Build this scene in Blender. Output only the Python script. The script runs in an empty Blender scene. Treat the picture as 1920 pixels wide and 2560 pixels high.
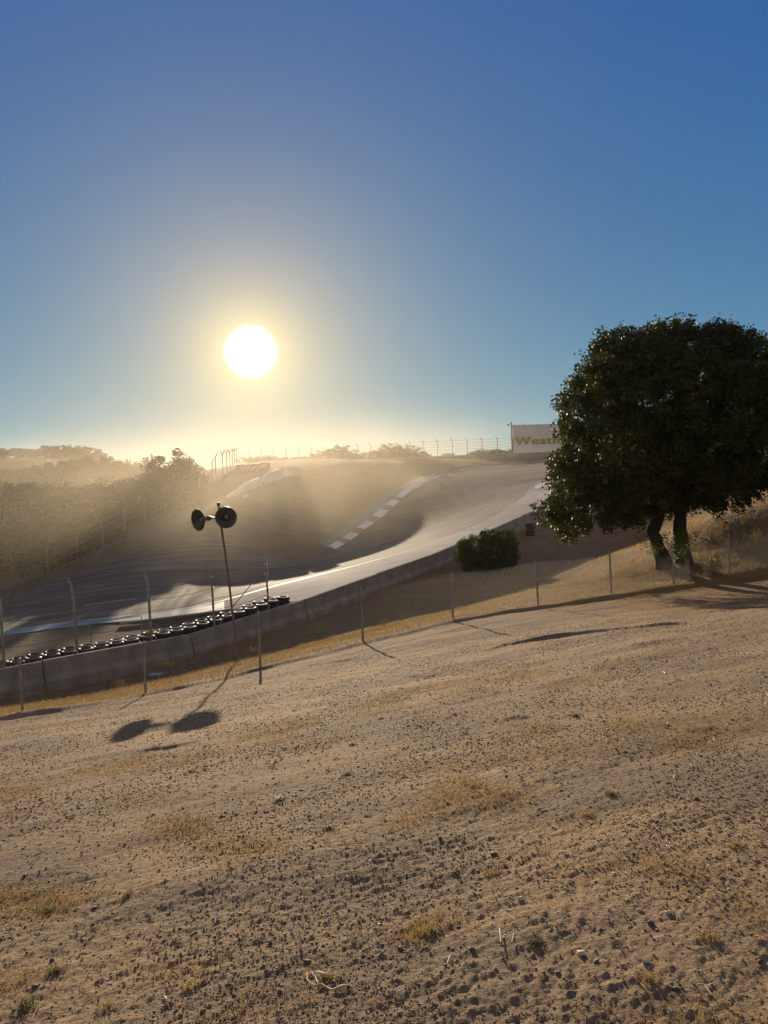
import bpy, bmesh, math, random
import numpy as np
from mathutils import Vector, Matrix

# ------------------------------------------------------------------ camera
F = 1934.0
PITCH = math.radians(-2.0)
ROLL = math.radians(2.0)
EYE = 1.6
SUN_AZ, SUN_EL = math.radians(-9.3), math.radians(9.88)
scene = bpy.context.scene
COL = scene.collection
c_, s_ = math.cos(ROLL), math.sin(ROLL)
cp_, sp_ = math.cos(PITCH), math.sin(PITCH)
cam = bpy.data.objects.new('camera', bpy.data.cameras.new('camera'))
COL.objects.link(cam)
cam.data.sensor_fit = 'VERTICAL'
cam.data.sensor_height = 36.0
cam.data.lens = 36.0 * F / 2560.0
cam.data.clip_start = 0.05
cam.data.clip_end = 5000
cam.matrix_world = Matrix(((c_, s_, 0, 0), (s_ * sp_, -c_ * sp_, -cp_, 0), (-s_ * cp_, c_ * cp_, -sp_, EYE), (0, 0, 0, 1)))
scene.camera = cam
scene.view_settings.view_transform = 'Standard'
scene.view_settings.look = 'None'
scene.view_settings.exposure = 0.75
scene.view_settings.gamma = 1.0
scene.cycles.use_denoising = True
scene.cycles.max_bounces = 5
scene.cycles.diffuse_bounces = 2
scene.cycles.glossy_bounces = 2
scene.cycles.transmission_bounces = 3
scene.cycles.transparent_max_bounces = 6
scene.cycles.volume_bounces = 0
scene.cycles.volume_step_rate = 4.0
scene.cycles.volume_max_steps = 48
scene.cycles.sample_clamp_indirect = 4.0

# ------------------------------------------------------------------ world
sun_dir = Vector((math.sin(SUN_AZ) * math.cos(SUN_EL), math.cos(SUN_AZ) * math.cos(SUN_EL), math.sin(SUN_EL)))
world = bpy.data.worlds.new('World')
scene.world = world
world.use_nodes = True
nt = world.node_tree
nt.nodes.clear()


def N(t, kind, **kw):
    n = t.nodes.new(kind)
    for k, v in kw.items():
        setattr(n, k, v)
    return n


def math_node(t, op, a, b=None, c=None, clamp=False):
    n = t.nodes.new('ShaderNodeMath')
    n.operation = op
    n.use_clamp = clamp
    for i, v in enumerate((a, b, c)):
        if v is None:
            continue
        if isinstance(v, (int, float)):
            n.inputs[i].default_value = v
        else:
            t.links.new(v, n.inputs[i])
    return n.outputs[0]


def ramp(t, fac, stops, interp='LINEAR'):
    n = t.nodes.new('ShaderNodeValToRGB')
    n.color_ramp.interpolation = interp
    el = n.color_ramp.elements
    while len(el) < len(stops):
        el.new(0.5)
    for e, (p, col) in zip(el, stops):
        e.position = p
        e.color = (*col, 1) if len(col) == 3 else col
    t.links.new(fac, n.inputs[0])
    return n.outputs[0]


def mixc(t, fac, a, b, mode='MIX'):
    n = t.nodes.new('ShaderNodeMix')
    n.data_type = 'RGBA'
    n.blend_type = mode
    for sock, v in ((n.inputs[0], fac), (n.inputs[6], a), (n.inputs[7], b)):
        if isinstance(v, (int, float)):
            sock.default_value = v
        elif isinstance(v, (tuple, list)):
            sock.default_value = (*v, 1)
        else:
            t.links.new(v, sock)
    return n.outputs[2]


sky = N(nt, 'ShaderNodeTexSky', sky_type='NISHITA', sun_disc=False)
sky.sun_elevation = SUN_EL
sky.sun_rotation = SUN_AZ
sky.air_density = 1.0
sky.dust_density = 0.6
sky.ozone_density = 2.0
geo = N(nt, 'ShaderNodeTexCoord')
nrm = N(nt, 'ShaderNodeVectorMath', operation='NORMALIZE')
nt.links.new(geo.outputs['Generated'], nrm.inputs[0])
dot = N(nt, 'ShaderNodeVectorMath', operation='DOT_PRODUCT')
nt.links.new(nrm.outputs[0], dot.inputs[0])
dot.inputs[1].default_value = sun_dir
ang = math_node(nt, 'MULTIPLY', math_node(nt, 'ARCCOSINE', math_node(nt, 'MINIMUM', dot.outputs['Value'], 1.0)), 180 / math.pi)
sep = N(nt, 'ShaderNodeSeparateXYZ')
nt.links.new(nrm.outputs[0], sep.inputs[0])
elev = math_node(nt, 'MULTIPLY', math_node(nt, 'ARCSINE', sep.outputs[2]), 180 / math.pi)
# aureole of the low sun in dusty air: sum of exponentials in angle
SKY_BASE, SKY_TINT = 0.0038, (1, 1, 1.0)


def expo(scale, x):
    return math_node(nt, 'EXPONENT', math_node(nt, 'MULTIPLY', x, -1.0 / scale))


def scaled(col, fac):
    n = N(nt, 'ShaderNodeVectorMath', operation='SCALE')
    n.inputs[0].default_value = col
    nt.links.new(fac, n.inputs['Scale'])
    return n.outputs[0]


def addv(a, b):
    n = N(nt, 'ShaderNodeVectorMath', operation='ADD')
    nt.links.new(a, n.inputs[0])
    nt.links.new(b, n.inputs[1])
    return n.outputs[0]


mr = N(nt, 'ShaderNodeMapRange', interpolation_type='SMOOTHSTEP')
nt.links.new(ang, mr.inputs[0])
for i, v in enumerate((1.1, 2.05, 1.0, 0.0)):
    mr.inputs[i + 1].default_value = v
eclamp = math_node(nt, 'MAXIMUM', elev, 0.0)
terms = [scaled((2.0, 1.9, 1.6), mr.outputs[0]), scaled((0.50, 0.44, 0.16), expo(2.0, ang)), scaled((0.35, 0.14, 0.0), expo(5.0, ang)),
         scaled((0.10, 0.115, 0.012), expo(12.0, ang)), scaled((0.016, 0.006, 0.0), expo(25.0, ang)), scaled((0.14, 0.0, 0.0), math_node(nt, 'MULTIPLY', expo(4.0, eclamp), expo(15.0, ang))),
         scaled((0.08, 0.04, 0.0), expo(3.5, eclamp)), scaled((0.060, 0.162, 0.068), expo(12.0, eclamp))]
base = N(nt, 'ShaderNodeVectorMath', operation='MULTIPLY')
nt.links.new(sky.outputs[0], base.inputs[0])
base.inputs[1].default_value = tuple(SKY_BASE * v for v in SKY_TINT)
ambient = N(nt, 'ShaderNodeVectorMath', operation='ADD')
nt.links.new(base.outputs[0], ambient.inputs[0])
ambient.inputs[1].default_value = (0.0030, 0.046, 0.188)
tot = ambient.outputs[0]
anti = N(nt, 'ShaderNodeMapRange', interpolation_type='SMOOTHSTEP')
nt.links.new(ang, anti.inputs[0])
for i, v in enumerate((50, 110, 0.0, 1.0)):
    anti.inputs[i + 1].default_value = v
terms.append(scaled((0.16, 0.085, -0.05), anti.outputs[0]))
for term in terms:
    tot = addv(tot, term)
bg = N(nt, 'ShaderNodeBackground')
bg.inputs['Strength'].default_value = 1.0
nt.links.new(tot, bg.inputs['Color'])
wo = N(nt, 'ShaderNodeOutputWorld')
nt.links.new(bg.outputs[0], wo.inputs['Surface'])

sun = bpy.data.objects.new('sun', bpy.data.lights.new('sun', 'SUN'))
COL.objects.link(sun)
sun.data.energy = 4.6
sun.data.angle = math.radians(0.5)
sun.data.color = (1.0, 0.80, 0.56)
sun.rotation_euler = (-sun_dir).to_track_quat('-Z', 'Y').to_euler()

# ------------------------------------------------------------------ geometry helpers


def ray(px, py):
    x = (px - 960) / F
    y = -(py - 1280) / F
    X = x * c_ + y * s_
    Y = -x * s_ + y * c_
    return np.array([X, cp_ - Y * sp_, sp_ + Y * cp_])


def ZC(D):
    return D if D <= 60 else 60 + (D - 60) * 0.72


def WC(p):
    k = ZC(p[1]) / p[1] if p[1] > 60 else 1.0
    return (p[0] * k, p[1] * k, (p[2] - EYE) * k + EYE)


def P(px, py, D):
    """world point seen at (px, py) of the photograph, D metres ahead (far distances foreshortened)"""
    D = ZC(D)
    r = ray(px, py)
    r = r / r[1] * D
    return np.array([r[0], D, r[2] + EYE])


rng = np.random.default_rng(7)
random.seed(7)
_perm = np.random.default_rng(3).permutation(256)
_perm = np.concatenate([_perm, _perm])
_grad = np.random.default_rng(4).uniform(0, 2 * np.pi, 256)
_gx, _gy = np.cos(_grad), np.sin(_grad)


def perlin(x, y, seed=0):
    x = np.asarray(x, float) + seed * 17.31
    y = np.asarray(y, float) + seed * 9.17
    xi = np.floor(x).astype(int)
    yi = np.floor(y).astype(int)
    xf, yf = x - xi, y - yi
    u = xf * xf * xf * (xf * (xf * 6 - 15) + 10)
    v = yf * yf * yf * (yf * (yf * 6 - 15) + 10)

    def g(ix, iy, dx, dy):
        h = _perm[_perm[ix & 255] + (iy & 255)]
        return _gx[h] * dx + _gy[h] * dy
    a = g(xi, yi, xf, yf)
    b = g(xi + 1, yi, xf - 1, yf)
    c = g(xi, yi + 1, xf, yf - 1)
    d = g(xi + 1, yi + 1, xf - 1, yf - 1)
    return (a + u * (b - a)) * (1 - v) + (c + u * (d - c)) * v


def tps(anchors, lam=0.02):
    A = np.asarray(anchors, float)
    sc = 50.0
    xy = A[:, :2] / sc
    n = len(A)
    d2 = ((xy[:, None] - xy[None]) ** 2).sum(-1)
    K = 0.5 * d2 * np.log(d2 + 1e-12) + lam * np.eye(n) * 0.02
    Pm = np.c_[np.ones(n), xy]
    M = np.zeros((n + 3, n + 3))
    M[:n, :n] = K
    M[:n, n:] = Pm
    M[n:, :n] = Pm.T
    w = np.linalg.solve(M, np.r_[A[:, 2], 0, 0, 0])

    def f(x, y):
        x = np.asarray(x, float)
        y = np.asarray(y, float)
        shp = x.shape
        q = np.c_[x.ravel(), y.ravel()] / sc
        out = np.empty(len(q))
        for i in range(0, len(q), 60000):
            qq = q[i:i + 60000]
            d = (qq[:, None, 0] - xy[None, :, 0]) ** 2 + (qq[:, None, 1] - xy[None, :, 1]) ** 2
            out[i:i + 60000] = (0.5 * d * np.log(d + 1e-12)) @ w[:n] + w[n] + qq @ w[n + 1:]
        return out.reshape(shp) if shp else float(out[0])
    return f


def smooth(t):
    t = np.clip(t, 0, 1)
    return t * t * (3 - 2 * t)


# the trackside wall: pixel, pixel of its top, metres
WALL_PX = [(0, 1675, 28.6), (92, 1655, 29.5), (188, 1636, 30.6), (366, 1606, 32.8), (467, 1587, 34), (545, 1565, 35.2), (641, 1538, 36.8),
           (746, 1503, 38.8), (860, 1465, 41.7), (936, 1436, 44), (1084, 1384, 48.5), (1139, 1362, 50.5), (1248, 1315, 55), (1337, 1275, 60)]
WALL = [P(*w) for w in WALL_PX]
WALL = [np.array(v) for v in ((-60., 2., -6.3), (-34., 14., -5.4), (-22., 22.3, -4.85))] + WALL + \
    [np.array(WC(v)) for v in ((15., 64.4, 0.0), (22., 74., 1.6), (32., 86., 3.2), (50., 106., 4.5), (85., 135., 5.5), (160., 170., 6.), (420., 210., 6.))]
WALL = np.array(WALL)
WALL_H = 0.9
wcum = np.r_[0, np.cumsum(np.linalg.norm(np.diff(WALL[:, :2], axis=0), axis=1))]


def wall_at(s):
    return np.array([np.interp(s, wcum, WALL[:, k]) for k in range(3)])


_ws = np.linspace(0, wcum[-1], 4000)
_wp = np.array([[np.interp(q, wcum, WALL[:, k]) for k in range(3)] for q in _ws])
_waz = np.arctan2(_wp[:, 0], _wp[:, 1])
_wr = np.hypot(_wp[:, 0], _wp[:, 1])


def wall_s_at_px(px):
    r = ray(px, 1400)
    return float(np.interp(math.atan2(r[0], r[1]), _waz, _ws))


FENCE_PX = [(57, 1785), (364, 1737), (651, 1671), (907, 1604), (1132.6, 1552), (1346, 1518), (1529, 1489), (1685, 1465), (1824, 1437), (1958, 1412), (2085, 1390), (2200, 1370)]
FENCE_TOP = [(48, 1648), (360, 1606), (646, 1531), (903, 1471), (1128, 1429), (1339, 1402), (1524, 1381), (1680, 1358), (1821, 1336)]
FZ = [16.6, 18.0, 19.3, 20.4, 21.6, 22.9, 24.1, 25.1, 26.3, 27.5, 28.7, 29.9]
FB = [P(a, b, z) for (a, b), z in zip(FENCE_PX, FZ)]
FB = [FB[0] + (FB[0] - FB[1]) * k for k in (2, 1)] + FB

near_anchors = [tuple(p) for p in FB]
for X in (-6, -3, 0, 3, 6):
    for Y in (-3, 1, 4, 8):
        near_anchors.append((X, Y, 0.10 * X - 0.112 * Y))
near_anchors += [(X, 13, 0.10 * X - 0.118 * 13 - q) for X, q in ((-8, .12), (-3, .12), (2, .03), (7, 0), (12, 0))]
near_anchors += [(-40, -40, -2.5), (40, -40, 6), (0, -60, 5), (-80, 0, -7), (90, 0, 5), (60, 40, 3), (-120, -100, 0), (150, -100, 8), (260, 40, 8)]
near_anchors += [tuple(P(597, 1655, 24.0)), tuple(P(1215, 1430, 47.5)), tuple(P(1325, 1338, 56)), tuple(P(180, 1745, 26.6)), tuple(P(430, 1700, 29.1)), tuple(P(560, 1660, 30.7)), tuple(P(700, 1625, 32.4)),
                 tuple(P(848, 1583, 34.4)), tuple(P(1054, 1537, 37.3)), tuple(P(1244, 1501, 38.8)), tuple(P(1400, 1400, 49)), tuple(P(1500, 1372, 50)), tuple(P(1600, 1352, 51)), tuple(P(1400, 1462, 28)), tuple(P(1500, 1437, 28.5)),
                 tuple(P(1500, 1447, 36)), tuple(P(1400, 1470, 35)), tuple(P(0, 1770, 25)), tuple(P(1655, 1424, 27.6)), tuple(P(1712, 1408, 28.0)), tuple(P(1640, 1394, 31)),
                 tuple(P(1900, 1300, 32.5)), tuple(P(1900, 1245, 38)), tuple(P(1770, 1300, 34)), tuple(P(1900, 1195, 50)), tuple(P(1720, 1225, 52))]
for s in np.linspace(0, wcum[-1], 30):
    w = wall_at(s)
    near_anchors.append((w[0], w[1], w[2] - WALL_H))
Hn0 = tps(near_anchors)

def LZ(D):
    return float(np.interp(D, [57, 63.5, 65, 71, 79, 86, 98, 107, 119, 132, 145], [58, 68, 72, 84, 92, 98, 108, 116, 126, 138, 147]))


far_px = [
    # apron / right edge of the track
    (700, 1461, 44.5), (812, 1434, 48.6), (956, 1396, 52.6), (1122, 1343, 58.6), (1223, 1300, 63.2), (1294, 1259, 70), (1317, 1240, 77), (1332, 1217, 86), (1371, 1205, 92),
    # left edge of the track
    (816, 1388, 72), (929, 1314, 84), (989, 1261, 92), (1016, 1236, 98), (1070, 1201, 108), (1109, 1186, 116), (1186, 1168, 126), (1375, 1151, 138),
    (1100, 1147, 147), (1390, 1136, 147), (950, 1152, 150), (850, 1160, 158), (700, 1166, 165), (620, 1172, 165),
    (850, 1250, 101), (850, 1330, 86), (950, 1200, 115), (750, 1250, 99), (750, 1340, 84),
    (592, 1172, 130), (640, 1196, 110), (566, 1256, 90), (658, 1212, 105), (640, 1300, 84), (610, 1190, 112),
    (600, 1470, 50), (600, 1430, 62), (640, 1370, 74), (500, 1400, 68), (300, 1530, 42), (300, 1450, 58), (0, 1570, 45), (0, 1540, 52),
    (0, 1500, 60), (120, 1456, 66), (240, 1402, 78), (370, 1328, 92), (500, 1243, 108), (540, 1212, 116)]
far_anchors = [tuple(P(*a)) for a in far_px]
for s in np.linspace(0, wcum[-1], 30):
    w = wall_at(s)
    far_anchors.append((w[0], w[1], w[2] - 0.30))
far_anchors += [WC(v) for v in [(-30, 175, 4), (0, 175, 2), (30, 175, 2), (-60, 120, 0.5), (-45, 125, 0.0), (-70, 90, -5), (-60, 60, -8), (-95, 130, 1), (-90, 190, 6), (-60, 200, 4),
                (-110, 260, 14), (-60, 280, 8), (-150, 250, 16), (-140, 160, 6), (-200, 200, 16), (0, 300, -8), (80, 300, -6), (80, 180, 2), (-250, 400, 10), (0, 500, -12), (250, 400, -5), (-120, 70, -10), (-250, 60, -6)]]
Hf0 = tps(far_anchors, 0.25)

_FBa = np.array(FB)


def polydist(x, y, pts):
    """signed distance to a polyline, positive on its left side (beyond it), and position along it"""
    best = np.full(x.shape, 1e9)
    sgn = np.ones(x.shape)
    al = np.zeros(x.shape)
    acc = 0.0
    for a, b in zip(pts[:-1], pts[1:]):
        d = b[:2] - a[:2]
        L = np.hypot(*d)
        t = np.clip(((x - a[0]) * d[0] + (y - a[1]) * d[1]) / L ** 2, 0, 1)
        dx, dy = x - a[0] - t * d[0], y - a[1] - t * d[1]
        dd = np.hypot(dx, dy)
        m = dd < best
        best = np.where(m, dd, best)
        sgn = np.where(m, np.sign(d[0] * dy - d[1] * dx), sgn)
        al = np.where(m, acc + t * L, al)
        acc += L
    return best * sgn, al, acc


def G(px, py, H=Hn0):
    """where the line of sight meets the near ground"""
    r = ray(px, py)
    r = r / r[1]
    lo, hi = 0.5, 90.0
    D = np.linspace(lo, hi, 1500)
    z = EYE + r[2] * D
    h = H(r[0] * D, D)
    k = int(np.argmax(z < h))
    d = D[k]
    return np.array([r[0] * d, d, h[k]])


# scarps worn by rain: polylines of pixels, height, decay length
SCARPS = [([(1143, 1640), (1230, 1622), (1300, 1606), (1400, 1590), (1470, 1580), (1600, 1566), (1770, 1548)], 0.13, 1.1),
          ([(742, 1668), (800, 1660), (890, 1647)], 0.09, 0.8), ([(1000, 1690), (1090, 1682)], 0.06, 0.6),
          ([(1560, 1612), (1650, 1604), (1720, 1590)], 0.06, 0.8), ([(330, 1880), (420, 1868), (520, 1850)], 0.08, 0.7),
          ([(1250, 1800), (1330, 1790)], 0.05, .4), ([(1700, 1820), (1800, 1806)], 0.05, .5),
          ([(560, 2370), (620, 2350), (700, 2345)], 0.03, .25), ([(0, 2210), (120, 2195), (300, 2160)], 0.025, .3), ([(60, 2030), (190, 1960)], 0.03, .3)]
SC = [([G(*p) for p in pl], A, L) for pl, A, L in SCARPS]
TYRES_TR = [[(700, 1720), (1200, 1650), (1700, 1600), (1920, 1580)], [(800, 1760), (1300, 1690), (1920, 1640)],
            [(700, 2170), (1100, 2110), (1500, 2050), (1920, 1930)], [(600, 2300), (1000, 2200), (1500, 2130), (1920, 2010)],
            [(1340, 2560), (1420, 2240), (1450, 2050)]]
TT = [[G(*p) for p in pl] for pl in TYRES_TR]


def near_height(x, y, detail=True):
    z = Hn0(x, y)
    r = np.hypot(x, y)
    d, al, tot = polydist(x, y, _FBa)
    # little bank under the fence line
    m = 0.07 + 0.10 * perlin(al * 0.45, al * 0 + 3.3)
    z = z + m * smooth((d + 0.55) / 0.35 + 0.25 * perlin(x * 2, y * 2, 5)) * np.exp(-np.maximum(d, 0) / 3.0) - 0.03
    for pts, A, L in SC:
        d, al, tot = polydist(x, y, pts)
        e = smooth(np.minimum(al, tot - al) / (0.2 * tot)) * (1 + 0.8 * perlin(al * 1.1, al * 0, 8))
        dd = d + 0.22 * perlin(x * 1.7, y * 1.7, 11) + .06 * perlin(x * 7, y * 7, 12)
        z = z + 0.5 * A * e * smooth(dd / 0.16 + 0.5) * np.exp(-np.maximum(dd, 0) / L)
    if detail:
        # x-y rotated so streaks run along the slope contour
        ca, sa = math.cos(0.45), math.sin(0.45)
        u, v = x * ca + y * sa, -x * sa + y * ca
        z = z + 0.05 * perlin(u * 0.35, v * 0.8, 1) + 0.022 * perlin(u * 1.1, v * 2.4, 2)
        rough = 0.55 + 0.75 * smooth(perlin(x * .3, y * .3, 21) * 1.6 + .5)
        z = z + rough * (0.008 * perlin(u * 2.6, v * 7.5, 3) + 0.0045 * perlin(u * 7, v * 17, 4))
        fine = np.clip(1.6 - r / 12, 0, 1)
        n1 = perlin(u * 17, v * 27, 6)
        z = z + rough * fine * (0.0050 * n1 + 0.0038 * np.maximum(perlin(u * 15, v * 36, 7) - 0.12, 0) / 0.3)
        f2 = np.clip(1.4 - r / 6, 0, 1)
        z = z + f2 * rough * (0.0045 * perlin(u * 30, v * 78, 9) + 0.006 * np.maximum(perlin(u * 48, v * 95, 10) - 0.12, 0))
        for pts in TT:
            d, al, tot = polydist(x, y, pts)
            w = np.exp(-(d / 0.13) ** 4) * smooth(perlin(al * .5, al * 0 + 7) * 2 + .6)
            z = z - w * 0.004 + w * 0.0016 * np.sin(al * 2 * math.pi / 0.05 + d * 12) * np.clip(1.6 - r / 8, 0, 1) + 0.0025 * w * np.sin(d * 75)
    return z


def make_obj(name, verts, faces, m=None, parent=None, smooth_shade=False, mats=None):
    me = bpy.data.meshes.new(name)
    if isinstance(faces, np.ndarray):
        nf, k = faces.shape
        me.vertices.add(len(verts))
        me.vertices.foreach_set('co', np.asarray(verts, np.float32).ravel())
        me.loops.add(nf * k)
        me.loops.foreach_set('vertex_index', faces.astype(np.int32).ravel())
        me.polygons.add(nf)
        me.polygons.foreach_set('loop_start', np.arange(0, nf * k, k, dtype=np.int32))
        me.update(calc_edges=True)
        me.validate()
    else:
        me.from_pydata([tuple(map(float, v)) for v in verts], [], [tuple(map(int, f)) for f in faces])
        me.update()
    if m is not None:
        for q in (m if isinstance(m, (list, tuple)) else [m]):
            me.materials.append(q)
    if smooth_shade:
        me.polygons.foreach_set('use_smooth', [True] * len(me.polygons))
    o = bpy.data.objects.new(name, me)
    COL.objects.link(o)
    if parent is not None:
        o.parent = parent
    return o


def tag(o, label=None, cat=None, group=None, kind=None):
    if label:
        o['label'] = label
    if cat:
        o['category'] = cat
    if group:
        o['group'] = group
    if kind:
        o['kind'] = kind
    return o


def empty(name, loc=(0, 0, 0), label=None, cat=None, group=None):
    o = bpy.data.objects.new(name, None)
    o.empty_display_size = 0.2
    COL.objects.link(o)
    o.location = tuple(map(float, loc))
    tag(o, label, cat, group)
    return o


def copy_tree(o, parent=None):
    c = o.copy()
    COL.objects.link(c)
    c.parent = parent
    for ch in list(o.children):
        copy_tree(ch, c)
    return c


class MB:
    """collects tubes, boxes and lathes for one mesh"""

    def __init__(self):
        self.v, self.f, self.n = [], [], 0

    def add(self, v, f):
        self.v += [tuple(map(float, q)) for q in v]
        self.f += [tuple(int(i) + self.n for i in q) for q in f]
        self.n = len(self.v)

    def tube(self, pts, r, k=6, caps=True):
        pts = [np.asarray(p, float) for p in pts]
        n = len(pts)
        rs = r if isinstance(r, (list, tuple, np.ndarray)) else [r] * n
        vs, fs = [], []
        prev = None
        for i, p in enumerate(pts):
            t = pts[min(i + 1, n - 1)] - pts[max(i - 1, 0)]
            t = t / (np.linalg.norm(t) + 1e-9)
            if prev is None:
                a = np.cross(t, [0, 0, 1.0] if abs(t[2]) < .9 else [1.0, 0, 0])
            else:
                a = prev - t * np.dot(prev, t)
            a /= np.linalg.norm(a) + 1e-9
            prev = a
            b = np.cross(t, a)
            for j in range(k):
                w = 2 * math.pi * j / k
                vs.append(p + rs[i] * (math.cos(w) * a + math.sin(w) * b))
        for i in range(n - 1):
            for j in range(k):
                fs.append((i * k + j, i * k + (j + 1) % k, (i + 1) * k + (j + 1) % k, (i + 1) * k + j))
        if caps:
            fs.append(tuple(range(k))[::-1])
            fs.append(tuple((n - 1) * k + j for j in range(k)))
        self.add(vs, fs)

    def box(self, c, size, ax=None):
        ax = np.eye(3) if ax is None else np.asarray(ax, float)
        vs = [np.asarray(c, float) + ax[0] * size[0] / 2 * i + ax[1] * size[1] / 2 * j + ax[2] * size[2] / 2 * k for i in (-1, 1) for j in (-1, 1) for k in (-1, 1)]
        self.add(vs, [(0, 1, 3, 2), (4, 6, 7, 5), (0, 4, 5, 1), (2, 3, 7, 6), (0, 2, 6, 4), (1, 5, 7, 3)])

    def lathe(self, c, axis, prof, k=32):
        """prof: list of (distance along axis, radius)"""
        ax = np.asarray(axis, float)
        ax = ax / np.linalg.norm(ax)
        a = np.cross(ax, [0, 0, 1.0] if abs(ax[2]) < .9 else [1.0, 0, 0])
        a /= np.linalg.norm(a)
        b = np.cross(ax, a)
        vs = [np.asarray(c) + ax * d + r * (math.cos(2 * math.pi * j / k) * a + math.sin(2 * math.pi * j / k) * b) for d, r in prof for j in range(k)]
        fs = [(i * k + j, i * k + (j + 1) % k, (i + 1) * k + (j + 1) % k, (i + 1) * k + j) for i in range(len(prof) - 1) for j in range(k)]
        self.add(vs, fs)

    def build(self, name, m, parent=None, smooth_shade=False):
        return make_obj(name, self.v, self.f, m, parent, smooth_shade)


# ------------------------------------------------------------------ materials


def material(name, col, rough=0.8, var=None, scale=3.0, detail=6.0, bump=0.0, bscale=30.0, metallic=0.0, spec=0.3, stretch=None, bdist=0.02):
    m = bpy.data.materials.new(name)
    m.use_nodes = True
    t = m.node_tree
    b = t.nodes['Principled BSDF']
    b.inputs['Roughness'].default_value = rough
    b.inputs['Metallic'].default_value = metallic
    b.inputs['Specular IOR Level'].default_value = spec
    tc = N(t, 'ShaderNodeTexCoord')
    src = tc.outputs['Object']
    if stretch:
        mp = N(t, 'ShaderNodeMapping')
        mp.inputs['Scale'].default_value = stretch
        t.links.new(src, mp.inputs[0])
        src = mp.outputs[0]
    if var is None:
        var = tuple(v * 0.72 for v in col)
    nz = N(t, 'ShaderNodeTexNoise')
    nz.inputs['Scale'].default_value = scale
    nz.inputs['Detail'].default_value = detail
    t.links.new(src, nz.inputs['Vector'])
    c = ramp(t, nz.outputs[0], [(0.36, var), (0.62, col)])
    t.links.new(c, b.inputs['Base Color'])
    if bump:
        n2 = N(t, 'ShaderNodeTexNoise')
        n2.inputs['Scale'].default_value = bscale
        n2.inputs['Detail'].default_value = 6
        t.links.new(src, n2.inputs['Vector'])
        bp = N(t, 'ShaderNodeBump')
        bp.inputs['Strength'].default_value = bump
        bp.inputs['Distance'].default_value = bdist
        t.links.new(n2.outputs[0], bp.inputs['Height'])
        t.links.new(bp.outputs[0], b.inputs['Normal'])
    return m


def dirt_material(name, tan, grey, gold, far=False):
    m = bpy.data.materials.new(name)
    m.use_nodes = True
    t = m.node_tree
    b = t.nodes['Principled BSDF']
    b.inputs['Roughness'].default_value = 0.95
    b.inputs['Specular IOR Level'].default_value = 0.12
    tc = N(t, 'ShaderNodeTexCoord')
    src = tc.outputs['Object']

    def noise(s, d=5, rot=None, rgh=0.5):
        n = N(t, 'ShaderNodeTexNoise')
        n.inputs['Scale'].default_value = s
        n.inputs['Detail'].default_value = d
        n.inputs['Roughness'].default_value = rgh
        if rot:
            mp = N(t, 'ShaderNodeMapping')
            mp.inputs['Rotation'].default_value = (0, 0, -0.45)
            mp.inputs['Scale'].default_value = rot
            t.links.new(src, mp.inputs[0])
            t.links.new(mp.outputs[0], n.inputs['Vector'])
        else:
            t.links.new(src, n.inputs['Vector'])
        return n.outputs[0]
    f1 = ramp(t, noise(0.5, 5, (1, 2.2, 1)), [(0.40, (0, 0, 0)), (0.6, (1, 1, 1))])
    c = mixc(t, f1, tan, grey)
    at = N(t, 'ShaderNodeAttribute', attribute_name='grassy')
    f2 = ramp(t, noise(9, 6, (1, 2, 1), .7), [(0.38, (0.25, .25, .25)), (0.58, (1, 1, 1))])
    f3 = math_node(t, 'MULTIPLY', at.outputs['Fac'], f2)
    c = mixc(t, f3, c, gold)
    f4 = ramp(t, noise(34, 7, None, .75), [(0.34, (0.55, 0.52, 0.5)), (0.52, (1, 1, 1)), (0.75, (1.25, 1.2, 1.12))])
    c = mixc(t, 1.0, c, f4, 'MULTIPLY')
    if not far:
        f5 = ramp(t, noise(150, 3, None, .6), [(0.30, (0.55, 0.52, 0.5)), (0.42, (1, 1, 1))])
        c = mixc(t, 0.8, c, f5, 'MULTIPLY')
    t.links.new(c, b.inputs['Base Color'])
    bp = N(t, 'ShaderNodeBump')
    bp.inputs['Strength'].default_value = 0.75
    bp.inputs['Distance'].default_value = 0.25 if far else 0.02
    t.links.new(noise(3 if far else 55, 8, (1, 1.7, 1), .65), bp.inputs['Height'])
    if not far:
        bp2 = N(t, 'ShaderNodeBump')
        bp2.inputs['Strength'].default_value = 0.6
        bp2.inputs['Distance'].default_value = 0.035
        t.links.new(noise(11, 6, (1, 2.2, 1), .6), bp2.inputs['Height'])
        t.links.new(bp.outputs[0], bp2.inputs['Normal'])
        t.links.new(bp2.outputs[0], b.inputs['Normal'])
    else:
        t.links.new(bp.outputs[0], b.inputs['Normal'])
    return m


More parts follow.
